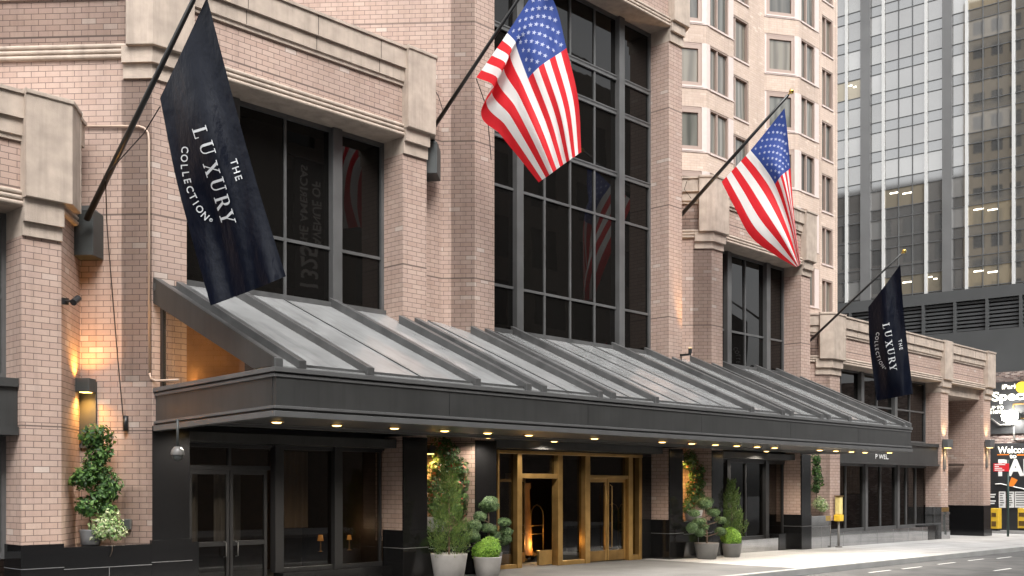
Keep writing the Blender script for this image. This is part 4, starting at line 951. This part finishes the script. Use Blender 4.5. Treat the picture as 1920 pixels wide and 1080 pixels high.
def flag_mat(us):
    m = bpy.data.materials.new('flag_cloth' if us else 'navy_cloth'); m.use_nodes = True; n = m.node_tree.nodes; l = m.node_tree.links; b = n['Principled BSDF']; out = n['Material Output']
    if us:
        uv = n.new('ShaderNodeUVMap'); sp = n.new('ShaderNodeSeparateXYZ'); l.new(uv.outputs[0], sp.inputs[0])
        def mt(op, a, c):
            x = n.new('ShaderNodeMath'); x.operation = op
            for i, v in enumerate((a, c)):
                if v is None: continue
                if isinstance(v, (int, float)): x.inputs[i].default_value = v
                else: l.new(v, x.inputs[i])
            return x.outputs[0]
        odd = mt('FLOORED_MODULO', mt('FLOOR', mt('MULTIPLY', sp.outputs[1], 13), None), 2)
        mx = n.new('ShaderNodeMix'); mx.data_type = 'RGBA'; l.new(odd, mx.inputs[0]); mx.inputs[6].default_value = (.74, .014, .024, 1); mx.inputs[7].default_value = (.9, .88, .86, 1)
        can_ = mt('MULTIPLY', mt('LESS_THAN', sp.outputs[0], .4), mt('LESS_THAN', sp.outputs[1], 7/13))
        m2 = n.new('ShaderNodeMix'); m2.data_type = 'RGBA'; l.new(can_, m2.inputs[0]); l.new(mx.outputs[2], m2.inputs[6]); m2.inputs[7].default_value = (.034, .072, .30, 1); c = m2.outputs[2]
        l.new(c, b.inputs['Base Color']); b.inputs['Roughness'].default_value = .7
        tr = n.new('ShaderNodeBsdfTranslucent'); l.new(c, tr.inputs[0]); x = n.new('ShaderNodeMixShader'); x.inputs[0].default_value = .35; l.new(b.outputs[0], x.inputs[1]); l.new(tr.outputs[0], x.inputs[2]); l.new(x.outputs[0], out.inputs[0])
    else:
        b.inputs['Base Color'].default_value = (.0016, .0032, .0095, 1); b.inputs['Specular IOR Level'].default_value = .22; b.inputs['Roughness'].default_value = .34; b.inputs['Sheen Weight'].default_value = .0
    tc = n.new('ShaderNodeTexCoord'); ns = n.new('ShaderNodeTexNoise'); ns.inputs['Scale'].default_value = 5; ns.inputs['Detail'].default_value = 4
    mp = n.new('ShaderNodeMapping'); mp.inputs['Scale'].default_value = (1, 1, .5); l.new(tc.outputs['Object'], mp.inputs[0]); l.new(mp.outputs[0], ns.inputs['Vector'])
    bp = n.new('ShaderNodeBump'); bp.inputs['Strength'].default_value = .5; bp.inputs['Distance'].default_value = .06; l.new(ns.outputs['Fac'], bp.inputs['Height']); l.new(bp.outputs[0], b.inputs['Normal'])
    return m
M['usflag'] = flag_mat(True); M['navy'] = flag_mat(False); M['star'] = mat('star_white', (.34,.38,.56), .7)
M['letter'] = mat('silver_letter', (.62,.64,.66), .6)
def stars(cl, o, R):
    b = MB()
    for row in range(9):
        for col in range(6 if row % 2 == 0 else 5):
            r = .4*((col*2+1+(row % 2))/12); q = (7/13)*((row+1)/10)
            c = cl.at(r, q); e = .01; du = (cl.at(r+e, q)-c).normalized(); dv = (cl.at(r, q+e)-c); dv = (dv-du*dv.dot(du)).normalized(); n = du.cross(dv)
            for sg in (1, -1):
                pts = [c+n*.009*sg+(du*math.cos(k*math.pi/5)+dv*math.sin(k*math.pi/5))*(R if k % 2 == 0 else R*.42) for k in range(10)]
                b.poly(pts if sg > 0 else list(reversed(pts)))
    b.build('stars', 'star', o)
sin = math.sin
f2 = Cloth([0, .09, .16, .4, .7, 1], [0, .54, .77, 1], [
    [(1014,-35,24.2), (1028,-14,24.15), (1040,6,24.2), (1062,90,24.3), (1084,185,24.3), (1090,285,24.3)],
    [(951,62,24.75), (966,78,24.45), (968,88,24.5), (990,148,24.2), (1024,232,24.1), (1050,313,24.2)],
    [(922,104,25.0), (948,120,24.5), (932,142,25.0), (966,200,24.6), (1000,266,24.4), (1030,328,24.5)],
    [(893,145,25.3), (926,164,24.7), (903,203,25.3), (938,252,24.9), (975,298,24.8), (1010,342,24.8)]],
    lambda r, q: (.10*sin(q*13+r*2.0)*min(1, r*3)+.05*sin(q*29-r*4)*r)+(.12*max(0, .16-q)/.16*sin(r*9)))
o = tag(f2.build('flag', 'usflag'), 'large American flag hanging in front of the tall central window', 'flag'); stars(f2, o, .062)
f3 = Cloth([0, .2, .4, .7, 1], [0, .54, 1], [
    [(1471,203,31.9), (1477,255,31.85), (1482,315,31.9), (1489,405,32), (1501,494,32)],
    [(1407,282,32.6), (1430,310,32.2), (1453,346,31.9), (1480,422,31.8), (1499,497,31.9)],
    [(1353,341,33.2), (1376,386,32.9), (1405,440,32.5), (1453,478,32.2), (1492,501,32.0)]],
    lambda r, q: .13*sin(q*11+r*3)*min(1, r*2.5)+.05*sin(q*24)*r)
o = tag(f3.build('flag', 'usflag'), 'smaller American flag hanging before the brick tower', 'flag'); stars(f3, o, .055)
def banner(rows_, ts, lab, rip):
    cl = Cloth([0, .33, .66, 1], [0, .5, 1], [[(u, v, t) for (u, v), t in zip(row, tt)] for row, tt in zip(rows_, ts)], rip)
    o = cl.build('banner', 'navy', 50, 30); tag(o, lab, 'flag'); return cl, o
R1 = [[(388,-6), (440,195), (487,362), (536,518)], [(343,92), (380,262), (427,405), (468,546)], [(300,184), (329,330), (361,452), (395,573)]]
c1_, b1_ = banner(R1, [[17.2,17.3,17.3,17.2], [17.6,17.55,17.7,17.7], [18.0,18.1,18.2,18.2]], 'large navy banner with white lettering hanging at the left', lambda r, q: .05*sin(q*9+r*2)+.04*sin(q*17-r*5)*r+.06*max(0, r-.8)*sin(q*22))
R4 = [[(1688,496), (1694,580), (1703,660), (1712,738)], [(1658,537), (1660,620), (1669,690), (1678,745)], [(1628,576), (1630,640), (1637,700), (1644,751)]]
c4_, b4_ = banner(R4, [[37.8]*4, [38.2]*4, [38.8]*4], 'small navy banner with white lettering hanging at the right', lambda r, q: .05*sin(q*8+r*2)+.03*sin(q*13-r*5)*r)
# lettering laid on the cloth: sans glyphs and drawn serif glyphs
def serif(ch_):
    q = []; R_ = lambda x0, x1, y0, y1: q.append([(x0, y0), (x1, y0), (x1, y1), (x0, y1)])
    if ch_ == 'L': R_(.12, .3, 0, 1); R_(0, .44, .94, 1); R_(0, .72, 0, .06); R_(.66, .72, 0, .28)
    if ch_ == 'U':
        R_(.12, .3, .3, 1); R_(0, .42, .94, 1); R_(.74, .82, .3, 1); R_(.62, .94, .94, 1)
        for k in range(8):
            a, b = math.pi+math.pi*k/8, math.pi+math.pi*(k+1)/8; w0 = .09-.05*k/8; w1 = .09-.05*(k+1)/8
            q.append([(.465+.345*math.cos(a)*1, .3+.3*math.sin(a)), (.465+.345*math.cos(b), .3+.3*math.sin(b)), (.465+(.345-2*w1)*math.cos(b), .3+(.3-1.1*w1)*math.sin(b)), (.465+(.345-2*w0)*math.cos(a), .3+(.3-1.1*w0)*math.sin(a))])
    if ch_ == 'X':
        q.append([(.62, 0), (.84, 0), (.26, 1), (.04, 1)]); q.append([(.06, 0), (.14, 0), (.82, 1), (.73, 1)])
        R_(-.04, .36, .94, 1); R_(.6, .92, .94, 1); R_(-.04, .28, 0, .06); R_(.52, .96, 0, .06)
    if ch_ == 'R':
        R_(.1, .28, 0, 1); R_(-.02, .4, 0, .06); R_(-.02, .5, .94, 1); R_(.28, .5, .46, .52)
        for k in range(8):
            a, b = -math.pi/2+math.pi*k/8, -math.pi/2+math.pi*(k+1)/8
            q.append([(.48+.26*math.cos(a), .73+.27*math.sin(a)), (.48+.26*math.cos(b), .73+.27*math.sin(b)), (.48+.09*math.cos(b), .73+.21*math.sin(b)), (.48+.09*math.cos(a), .73+.21*math.sin(a))])
        q.append([(.72, 0), (.95, 0), (.58, .5), (.38, .5)])
    if ch_ == 'Y':
        R_(.34, .52, 0, .48); R_(.2, .66, 0, .06); q.append([(.34, .45), (.52, .45), (.24, 1), (.03, 1)]); q.append([(.45, .45), (.52, .45), (.85, 1), (.76, 1)]); R_(-.05, .36, .94, 1); R_(.64, .95, .94, 1)
    return q
def letters(items, mesh_ob, fmap, sc2):
    me = mesh_ob.data; bv = BVHTree.FromPolygons([v.co.copy() for v in me.vertices], [list(p.vertices) for p in me.polygons])
    org = Vector((0, 0, EYE)); out = MB()
    for chr_, (cu, cv), (dx, dy), h, ser in items:
        if ser: polys = serif(chr_); cx0 = .46; cy0 = .5
        else:
            vs, fs = text_mesh(chr_, 1, 0, .012); polys = [[(vs[i].x/.7, vs[i].y/.7) for i in f] for f in fs]
            xs = [p[0] for q in polys for p in q]; ys = [p[1] for q in polys for p in q]; cx0 = (min(xs)+max(xs))/2; cy0 = (min(ys)+max(ys))/2
        L = math.hypot(dx, dy); dx, dy = dx/L, dy/L; ux, uy = dy, -dx
        for q in polys:
            pts = []
            for x, y in q:
                X, Y_ = (x-cx0)*h, (y-cy0)*h; u, v = fmap(cu+dx*X+ux*Y_, cv+dy*X+uy*Y_)
                d = (T(u, v, 1)-org).normalized(); hit = bv.ray_cast(org, d)
                pts.append(hit[0]-d*sc2 if hit[0] else None)
            if all(p is not None for p in pts): out.poly(pts)
    return out.build('lettering', 'letter', mesh_ob)
z = lambda x, y: (310+x/4.694, 210+y/4.694)
d_l = (.30, .954)
items = [(c, z(x, y), d_l, 27, True) for c, x, y in (('L', 312, 188), ('U', 368, 318), ('X', 408, 500), ('U', 462, 640), ('R', 505, 795), ('Y', 545, 930))]
items += [(c, z(x, y), (.32, .947), 13, False) for c, x, y in (('T', 605, 440), ('H', 624, 510), ('E', 645, 580))]
for c, x, y, dx, dy in (('C', 172, 332, -.08, 1), ('O', 167, 407, .0, 1), ('L', 167, 482, .06, 1), ('L', 180, 546, .12, 1), ('E', 195, 608, .22, 1), ('C', 216, 680, .32, .95), ('T', 243, 745, .45, .9), ('I', 268, 800, .55, .83), ('O', 302, 855, .65, .76), ('N', 350, 915, .72, .69)):
    items.append((c, z(x, y), (dx, dy), 13, False))
items.append(('®', z(402, 950), (.72, .69), 6, False))
letters(items, b1_, lambda u, v: (u, v), .035)
# the far banner carries the same mark; map the first banner's face onto it
def bil(u, v):                                       # affine frame of banner 1 -> banner 4
    A, B, D_ = (377, 250), (427, 410), (442, 320)    # L centre, Y centre, THE centre
    a, b, d = (1662, 612), (1675, 690), (1688, 647)
    M_ = Matrix(((B[0]-A[0], D_[0]-A[0]), (B[1]-A[1], D_[1]-A[1]))); s_ = M_.inverted() @ Vector((u-A[0], v-A[1]))
    return (a[0]+(b[0]-a[0])*s_[0]+(d[0]-a[0])*s_[1], a[1]+(b[1]-a[1])*s_[0]+(d[1]-a[1])*s_[1])
letters(items, b4_, bil, .06)

# mirrored banner on the opposite building that shows in the left window
q_ = thing('street_banner', 'black avenue banner with grey lettering mirrored in the left window', 'banner', (35.1, -8.6, 15))
bx0, bx1, bz0, bz1 = 34.2, 36.15, 11.0, 20.4
b = MB(); b.box(bx0, bx1, -8.75, -8.7, bz0, bz1); b.build('cloth', 'black', q_)
b = MB(); b.tube([(bx0-.3, -8.72, bz1+.05), (bx1+.2, -8.72, bz1+.05)], .06); b.build('rod', 'white_cam', q_)
M['banner_ink'] = mat('banner_ink', (.95,.93,.9), .6)
for txt, x, z, h, w_ in (('1325', 34.55, 13.0, 1.15, 2.3), ('AVENUE OF', 35.45, 15.7, .5, 3.6), ('THE AMERICAS', 34.6, 15.5, .5, 4.6)):
    sign_text(txt, (x, -8.69, z), (0, 0, 1), h, 'banner_ink', q_, .02, width=w_, up=(1, 0, 0), nrm=(0, 1, 0))
b = MB(); b.poly([(34.7, -8.69, 12.4), (35.7, -8.69, 12.4), (35.7, -8.69, 11.6)]); b.build('emblem', 'banner_ink', q_)

# ------------------------------------------------------------------ fittings in the left niche and on the piers
pp = lambda u, v, off=.04: on_ch(u, v, 10.08)+Vector((-CH[1], CH[0], 0)).cross(Vector((0, 0, 1)))*0+Vector((.764*-off, .645*-off, 0))
cond = MB(); cond.tube([pp(158, 238), pp(262, 238), pp(272, 241), pp(279, 250), pp(281, 262), pp(282, 700)], .022)
cond.tube([pp(282, 700), pp(284, 710), P(292, 714, YF-.05), P(335, 712, YF-.9)], .022)
tag(cond.build('conduit_pipe', 'pipe', smooth=True), 'thin cream conduit pipe running down the edge of the left brick niche', 'pipe')
# wall lamp: back plate with a boxy head, shining up and down
a = on_ch(147, 790, 10.08); nn = Vector((-.764, -.645, 0)); dd = Vector((CH[0], CH[1], 0))
wl_ = thing('wall_lamp', 'dark boxy lamp shining down above the leafy tree in the left niche', 'wall lamp', on_ch(166, 795, 10.08))
oo = on_ch(147, 795, 10.08); zt_ = on_ch(150, 716, 10.08).z; zb_ = on_ch(150, 840, 10.08).z
MB().lbox((oo.x, oo.y), CH, 0, .37, -.06, .0, zb_, zt_).build('back_plate', 'grey_box', wl_)
zh_ = on_ch(170, 712, 10.08).z; zl_ = on_ch(170, 737, 10.08).z
MB().lbox((oo.x, oo.y), CH, .10, .38, -.36, -.061, zl_, zh_).build('lamp_head', 'grey_box', wl_, bevel=.01)
MB().lbox((oo.x, oo.y), CH, .16, .33, -.3, -.12, zl_-.012, zl_-.003).build('lens', 'lamp_on', wl_)
def spot(parent, loc, d, en, size, col=(1, .52, .14), soft=.12):
    l_ = bpy.data.lights.new('lamp_beam', 'SPOT'); l_.energy = en; l_.color = col; l_.spot_size = size; l_.spot_blend = .9; l_.shadow_soft_size = soft
    o = bpy.data.objects.new('lamp_beam', l_); C.objects.link(o); o.location = loc-parent.location; o.parent = parent; o.rotation_euler = Vector(d).to_track_quat('-Z', 'Y').to_euler()
hc = Vector((oo.x, oo.y, 0))+dd*.24+nn*.24
spot(wl_, Vector((hc.x, hc.y, zl_-.03)), (0, 0, -1), 60, 2.6, (1, .5, .12)); spot(wl_, Vector((hc.x, hc.y, zh_+.03))+nn*(.12), (0, 0, 1), 46, 2.7, (1, .47, .1))
# small spotlight on an arm
p0 = P(122, 565, YF-.02); p1 = P(141, 564, YF-.3)
sl_ = thing('spotlight', 'small black spotlight on an arm beside the left pier', 'spotlight', p0)
MB().tube([p0, p1], .02).build('arm', 'black', sl_); dv = (P(150, 555, YF-.2)-P(136, 567, YF-.35)).normalized()
MB().tube([p1-dv*.08, p1+dv*.12], .06, 14).build('housing', 'black', sl_, smooth=False); MB().tube([p1+dv*.121, p1+dv*.128], .05, 14).build('lens', 'lamp_on', sl_)
MB().lbox((p0.x, p0.y), (1, 0), -.06, .06, -.02, .03, p0.z-.06, p0.z+.06).build('mount', 'black', sl_)
# alarm bell, rope cleat, outlet box, dome camera
c = on_ch(146, 824, 10.08); b = MB(); b.tube([c-nn*.02, c+nn*.08], .11, 20); tag(b.build('alarm_bell', 'brass_dk'), 'round brass alarm bell behind the leafy tree', 'bell')
c = on_ch(238, 794, 10.08); b = MB(); b.tube([c+nn*.05+Vector((0, 0, -.14)), c+nn*.07, c+nn*.05+Vector((0, 0, .14))], .05, 10); b.tube([c, c+nn*.06], .02); tag(b.build('rope_cleat', 'black', smooth=True), 'black rope cleat at the end of the banner halyard', 'cleat')
c = on_ch(239, 983, 10.08); b = MB(); b.lbox((c.x, c.y), CH, -.09, .09, -.1, 0, c.z-.1, c.z+.1); tag(b.build('outlet_box', 'grey_box', bevel=.01), 'grey outlet box on the brick beside the variegated ivy', 'electrical box')
c = P(333, 850, 17.9); dc = thing('dome_camera', 'white dome security camera hanging under the left end of the canopy', 'camera', c)
MB().tube([c+Vector((0, 0, .12)), Vector((c.x, c.y, 3.43))], .025).build('stem', 'grey_box', dc, smooth=True)
MB().lathe(c, [(.001, .13), (.06, .12), (.11, .06), (.125, 0), (.12, -.03)], 18).build('shell', 'white_cam', dc, smooth=True); MB().sphere(c-Vector((0, 0, .05)), .1, 16).build('dome', 'grey_box', dc, smooth=True)
# sconces on the two end piers
for i, (x0, x1, u0, u1, lab) in enumerate(((48.16, 49.02, 1768, 1784, 'grey wall sconce on the middle pier right of the canopy'), (53.39, 54.31, 1849, 1862, 'grey wall sconce on the last pier before the garage'))):
    xa_ = x0+.35; zc = P((u0+u1)/2, 833, YF).z
    o = thing('wall_sconce', lab, 'wall lamp', (xa_, YF, zc), 'grey sconces on the end piers')
    MB().box(xa_-.28, xa_+.3, YF-.3, YF-.04, zc-.18, zc+.2).build('lamp_head', 'charcoal_lite', o, bevel=.015); MB().box(xa_-.1, xa_+.12, YF-.06, YF, zc-1.15, zc-.1).build('back_plate', 'charcoal_lite', o)
    MB().box(xa_-.2, xa_+.22, YF-.25, YF-.09, zc-.195, zc-.181).build('lens', 'lamp_on', o); spot(o, Vector((xa_, YF-.17, zc-.22)), (0, 0, -1), 60, 2.0, (1, .7, .38))
    spot(o, Vector((xa_, YF-.17, zc+.24)), (0, .1, 1), 40, 1.8, (1, .7, .38))
# uplight at the right edge of the central bay
p = Vector((27.75, YF-.35, 6.42)); ul = thing('uplight', 'small uplight on the canopy roof grazing the central right pier', 'spotlight', p)
MB().tube([p-Vector((0, 0, .1)), p+Vector((0, 0, .06))], .06, 12).build('housing', 'black', ul); MB().tube([p+Vector((0, 0, .061)), p+Vector((0, 0, .066))], .05, 12).build('lens', 'lamp_on', ul); MB().box(p.x-.05, p.x+.05, p.y, YF-.001, p.z-.16, p.z-.1).build('mount', 'black', ul)
spot(ul, p+Vector((.0, 0, .1)), (.03, .10, 1), 170, .75, (1, .55, .18))
# niche lamps under the canopy that light the climbers
for x, y, lab in ((17.5, 19.35, 'amber uplight lamp in the niche left of the brass entrance'), (28.2, 19.4, 'amber uplight lamp in the niche right of the brass entrance')):
    o = thing('niche_lamp', lab, 'wall lamp', (x, y, 3.0), 'amber lamps in the planted niches'); MB().box(x-.1, x+.1, y-.06, y+.1, 3.0, 3.2).build('lamp_head', 'black', o); MB().box(x-.07, x+.07, y-.04, y+.07, 2.985, 2.997).build('lens', 'lamp_on', o)
    spot(o, Vector((x, y, 2.96)), (.25, 0, -1), 62, 2.6, (1, .58, .17))
# brass standpipe fitting at the corner of the polished ledge
p = P(1574, 960, YF-.06); z1 = P(1572, 842, YF-.06).z
# yellow lantern-like call box on a post
cb = thing('call_box', 'yellow and cream call box on a pale post at the end of the polished ledge', 'call box', (37.9, 18.9, G(38)))
xb_, yb_ = 37.9, 18.9; zA = P(1572, 932, yb_).z; zB = P(1572, 977, yb_).z
MB().tube([(xb_, yb_, G(38)), (xb_, yb_, zB)], .045, 10).build('post', 'white_cam', cb, smooth=True); MB().tube([(xb_, yb_, G(38)), (xb_, yb_, G(38)+.06)], .13, 14).build('foot', 'white_cam', cb)
MB().box(xb_-.17, xb_+.14, yb_-.14, yb_+.12, zB, P(1572, 965, yb_).z).build('lower_case', 'yellow', cb, bevel=.02); zC = P(1572, 965, yb_).z
MB().box(xb_-.12, xb_+.13, yb_-.11, yb_+.1, zC, zA+.02).build('upper_case', mat('cream_yellow', (.75,.62,.25), .4), cb, bevel=.03); MB().box(xb_-.15, xb_+.16, yb_-.14, yb_+.12, zA+.02, zA+.06).build('lid', 'brass_dk', cb)

# ------------------------------------------------------------------ plants and pots
def leaf(b, c, n, s_, asp=.5):
    n = n.normalized(); a = n.cross(Vector((random.gauss(0, 1), random.gauss(0, 1), random.gauss(0, 1)))).normalized(); d = n.cross(a)
    b.poly([c-a*s_, c+d*s_*asp, c+a*s_, c-d*s_*asp])
def rv():
    v = Vector((random.gauss(0, 1), random.gauss(0, 1), random.gauss(0, 1))); return v.normalized()
def clump(b, c, r, n, s_, sq=(1, 1, 1), shell=.35, asp=.5):
    bumps = [(rv(), random.uniform(.75, 1.2)) for _ in range(7)]
    for _ in range(n):
        d = rv(); k = sum(w_*max(0, d.dot(q))**4 for q, w_ in bumps); rad = r*(random.random()**shell)*(.75+.3*min(1, k))
        p = Vector(c)+Vector((d.x*sq[0], d.y*sq[1], d.z*sq[2]))*rad; leaf(b, p, d+rv()*.7+Vector((0, 0, .3)), s_*random.uniform(.6, 1.3), asp)
def foliage_thing(nm, lab, cat, root, blobs, lm, n_per, s_, stems=(), sq=(1, 1, .85), group=None, asp=.5):
    o = thing(nm, lab, cat, root, group); b = MB()
    for (c, r) in blobs: clump(b, c, r*1.22, int(n_per*1.9*(r/.3)**2), s_, sq, asp=asp)
    b.build('foliage', lm, o)
    if stems:
        t = MB()
        for st, r0, r1 in stems: t.tube(st, r0, 6, r1)
        t.build('stem', 'bark', o, smooth=True)
    return o
def pot(c, r, h, lab, m_='pot', r0=.72):
    c = Vector(c); o = thing('planter_pot', lab, 'plant pot', c, 'round planters along the hotel front')
    MB().lathe(c, [(.001, .0), (r*r0, 0), (r*r0+.03, .03), (r*.9, h*.5), (r, h-.02), (r, h), (r-.04, h), (r-.05, h-.08), (.001, h-.081)], 36).build('bowl', m_, o, smooth=True)
    MB().lathe(c+Vector((0, 0, h-.07)), [(r-.05, 0), (.001, .02)], 24).build('soil', 'soil', o)
    return o
# left niche: multi-tier tree and variegated ivy standing on the ledge
Y1 = 19.35; px = lambda u, v, y=Y1: P(u, v, y)
s0 = px(170, 998); 
foliage_thing('niche_tree', 'tall tiered green tree under the lamp in the left niche', 'tree', s0,
    [(px(180, 822), .30), (px(190, 850), .24), (px(178, 872), .22), (px(160, 896), .26), (px(205, 912), .25), (px(190, 890), .22), (px(185, 930), .22), (px(163, 950), .24), (px(150, 895), .16), (px(205, 925), .2), (px(200, 955), .18)], 'leaf', 300, .05,
    [([px(170, 1000), px(168, 940), px(175, 880), px(180, 820)], .016, .008), ([px(193, 1000), px(193, 940), px(188, 880), px(183, 840)], .014, .007)], (1, .8, .75))
pot((s0.x, s0.y, 1.1), .2, .3, 'dark planter bowl on the ledge of the left niche', 'pot_dk')
foliage_thing('ivy_plant', 'cream variegated ivy spilling over the ledge of the left niche', 'ivy', px(200, 1000), [(px(200, 985, 19.2), .27), (px(188, 1000, 19.15), .17), (px(215, 998, 19.15), .2), (px(205, 968, 19.2), .18)], 'leaf_var', 420, .034, [([px(205, 1005, 19.05), px(212, 1018, 19.0), px(210, 1035, 19.02), px(206, 1044, 19.02)], .006, .004)], (1, .8, .8))
# second niche: red flowering climber, then pots in front
Y2 = 19.3
foliage_thing('flowering_climber', 'tall red flowering climber in the niche left of the brass entrance', 'climber', px(835, 985, Y2),
    [(px(834, 845, Y2), .36), (px(822, 880, Y2), .26), (px(815, 910, Y2), .28), (px(812, 945, Y2), .28), (px(845, 870, Y2), .25), (px(864, 878, Y2), .24), (px(868, 905, Y2), .22), (px(866, 935, Y2), .22), (px(840, 930, Y2), .3), (px(860, 955, Y2), .22), (px(825, 962, Y2), .25)], 'leaf_red', 260, .05, [([px(835, 985, Y2), px(838, 900, Y2), px(833, 850, Y2)], .02, .01)], (1, .6, 1))
pp1 = px(813, 985, 19.25); pot((pp1.x, pp1.y, 1.1), .3, .36, 'pale planter on the ledge behind the conifer')
def ground_at(u, y): x = XF(u, y); return Vector((x, y, G(x)))
def conifer(base, z0, z1, r, lab, group):
    o = thing('conifer', lab, 'shrub', base, group); b = MB(); H = z1-z0
    for i in range(105):
        t = random.random()**1.25; a = random.uniform(0, 6.283); rr = r*(1-t)**.75*random.uniform(.3, 1.05)
        c = Vector((base.x+rr*math.cos(a), base.y+rr*math.sin(a), z0+H*t*.86)); d = Vector((math.cos(a)*.5, math.sin(a)*.5, 1.1)).normalized(); L = random.uniform(.28, .5)*(1-t*.3)
        for k in range(64):
            q = random.random(); sp_w = .10*(1-q)+.02; p = c+d*L*q+rv()*sp_w; dr = (d+rv()*.55).normalized()
            sd_ = dr.cross(rv()).normalized()*.010; l_ = dr*random.uniform(.05, .10); b.poly([p-sd_, p+sd_, p+l_])
    b.build('foliage', 'leaf_con', o); MB().tube([(base.x, base.y, z0-.1), (base.x, base.y, z0+H*.7)], .025, 7, .01).build('trunk', 'bark', o)
def topi(base, pads, lm, lab, stem_top, y):
    o = thing('cloud_topiary', lab, 'topiary', base, 'cloud pruned topiaries by the entrance'); b = MB(); t = MB()
    t.tube([base+Vector((0, 0, .3)), base+Vector((.02, 0, .7)), stem_top], .035, 8, .015)
    for u, v, r, sq in pads:
        c = P(u, v, y+random.uniform(-.1, .1)); 
        r *= 1.15; clump(b, c, r, int(2600*r/.2*r/.2*.5), .017, (1, 1, sq), .12, .55)
        clump(b, c, r*.8, 260, .05, (1, 1, sq), .3, .8)
        lowp = base.lerp(stem_top, max(0, min(.9, (c.z-base.z-.15)/(stem_top.z-base.z)))); t.tube([lowp, lowp.lerp(c, .6)-Vector((0, 0, .02)), c], .018, 6, .008)
    b.build('foliage', lm, o); t.build('branch', 'bark', o, smooth=True)
def boxball(c, r, lab, base):
    o = thing('boxwood_ball', lab, 'shrub', base, 'clipped boxwood balls by the entrance'); b = MB(); r *= 1.1; clump(b, c, r, 4800, .028, (1, 1, .86), .2, .55); clump(b, c, r*.75, 900, .06, (1, 1, .86), .3, .8); b.build('foliage', 'leaf_box', o)
yA = 18.15
g1 = ground_at(842, yA); pot(g1, .43, .62, 'pale grey pot holding the feathery conifer')
conifer(g1, .58, P(835, 880, yA).z+.1, .42, 'feathery green conifer in the pale pot left of the entrance', 'conifers in pots')
g2 = ground_at(914, yA-.05); pot(g2, .345, .50, 'pale grey pot holding the boxwood ball left of the entrance'); boxball(P(914, 1032, yA-.05), .36, 'bright clipped boxwood ball left of the brass entrance', g2)
yT_ = 18.75; g3 = ground_at(915, yT_); pot(g3, .36, .55, 'pot mostly hidden behind the left boxwood ball', 'pot_dk')
topi(g3, [(918, 946, .24, .75), (900, 969, .17, .7), (944, 979, .17, .6), (888, 986, .2, .75), (913, 991, .21, .55), (950, 996, .18, .65), (884, 1006, .19, .8), (927, 1004, .17, .7), (948, 1012, .18, .75)], 'leaf_cld', 'cloud pruned topiary behind the left boxwood ball', P(916, 950, yT_), yT_)
yB = 18.45
g4 = ground_at(1325, yB); pot(g4, .38, .50, 'dark grey pot holding the right cloud topiary', 'pot_dk')
topi(g4, [(1322, 943, .24, .75), (1336, 960, .2, .65), (1303, 963, .17, .7), (1351, 975, .17, .7), (1311, 979, .2, .6), (1298, 988, .17, .75), (1320, 988, .15, .7), (1312, 998, .17, .7), (1351, 996, .18, .75), (1296, 993, .14, .7)], 'leaf_cld', 'cloud pruned topiary in the pot right of the brass entrance', P(1323, 948, yB), yB)
g5 = ground_at(1372, yB-.05); pot(g5, .31, .44, 'dark grey pot holding the boxwood ball right of the entrance', 'pot_dk'); boxball(P(1373, 1007, yB-.05), .34, 'bright clipped boxwood ball right of the brass entrance', g5)
g6 = ground_at(1372, 19.0); pot(g6, .35, .5, 'pot hidden behind the right boxwood ball', 'pot_dk'); conifer(g6, .5, P(1368, 905, 19.0).z+.1, .4, 'dark feathery conifer behind the boxwood ball right of the entrance', 'conifers in pots')
Y3 = 19.35
foliage_thing('flowering_climber', 'tall leafy climber in the niche right of the brass entrance', 'climber', px(1305, 965, Y3), [(px(1296, 865, Y3), .32), (px(1304, 890, Y3), .3), (px(1300, 915, Y3), .3), (px(1312, 905, Y3), .28), (px(1300, 935, Y3), .3), (px(1314, 930, Y3), .25), (px(1290, 950, Y3), .28), (px(1318, 880, Y3), .2)], 'leaf_red', 240, .05, [([px(1303, 970, Y3), px(1302, 900, Y3), px(1298, 860, Y3)], .02, .01)], (1, .6, 1))
p3 = px(1300, 965, 19.25); pot((p3.x, p3.y, 1.1), .3, .34, 'grey planter on the ledge behind the right cloud topiary')
Y4 = 19.25
foliage_thing('ledge_climber', 'thin green climber in the last niche under the canopy', 'climber', px(1533, 955, Y4), [(px(1530, 862, Y4), .25), (px(1531, 880, Y4), .22), (px(1533, 898, Y4), .28), (px(1529, 915, Y4), .2)], 'leaf', 260, .05, [([px(1531, 955, Y4), px(1531, 870, Y4)], .015, .008)], (1, .7, 1))
foliage_thing('ivy_plant', 'pale variegated ivy on the polished ledge at the far niche', 'ivy', px(1538, 955, Y4), [(px(1536, 943, 19.2), .27), (px(1543, 952, 19.15), .22)], 'leaf_var', 400, .04, (), (1.1, .8, .8))
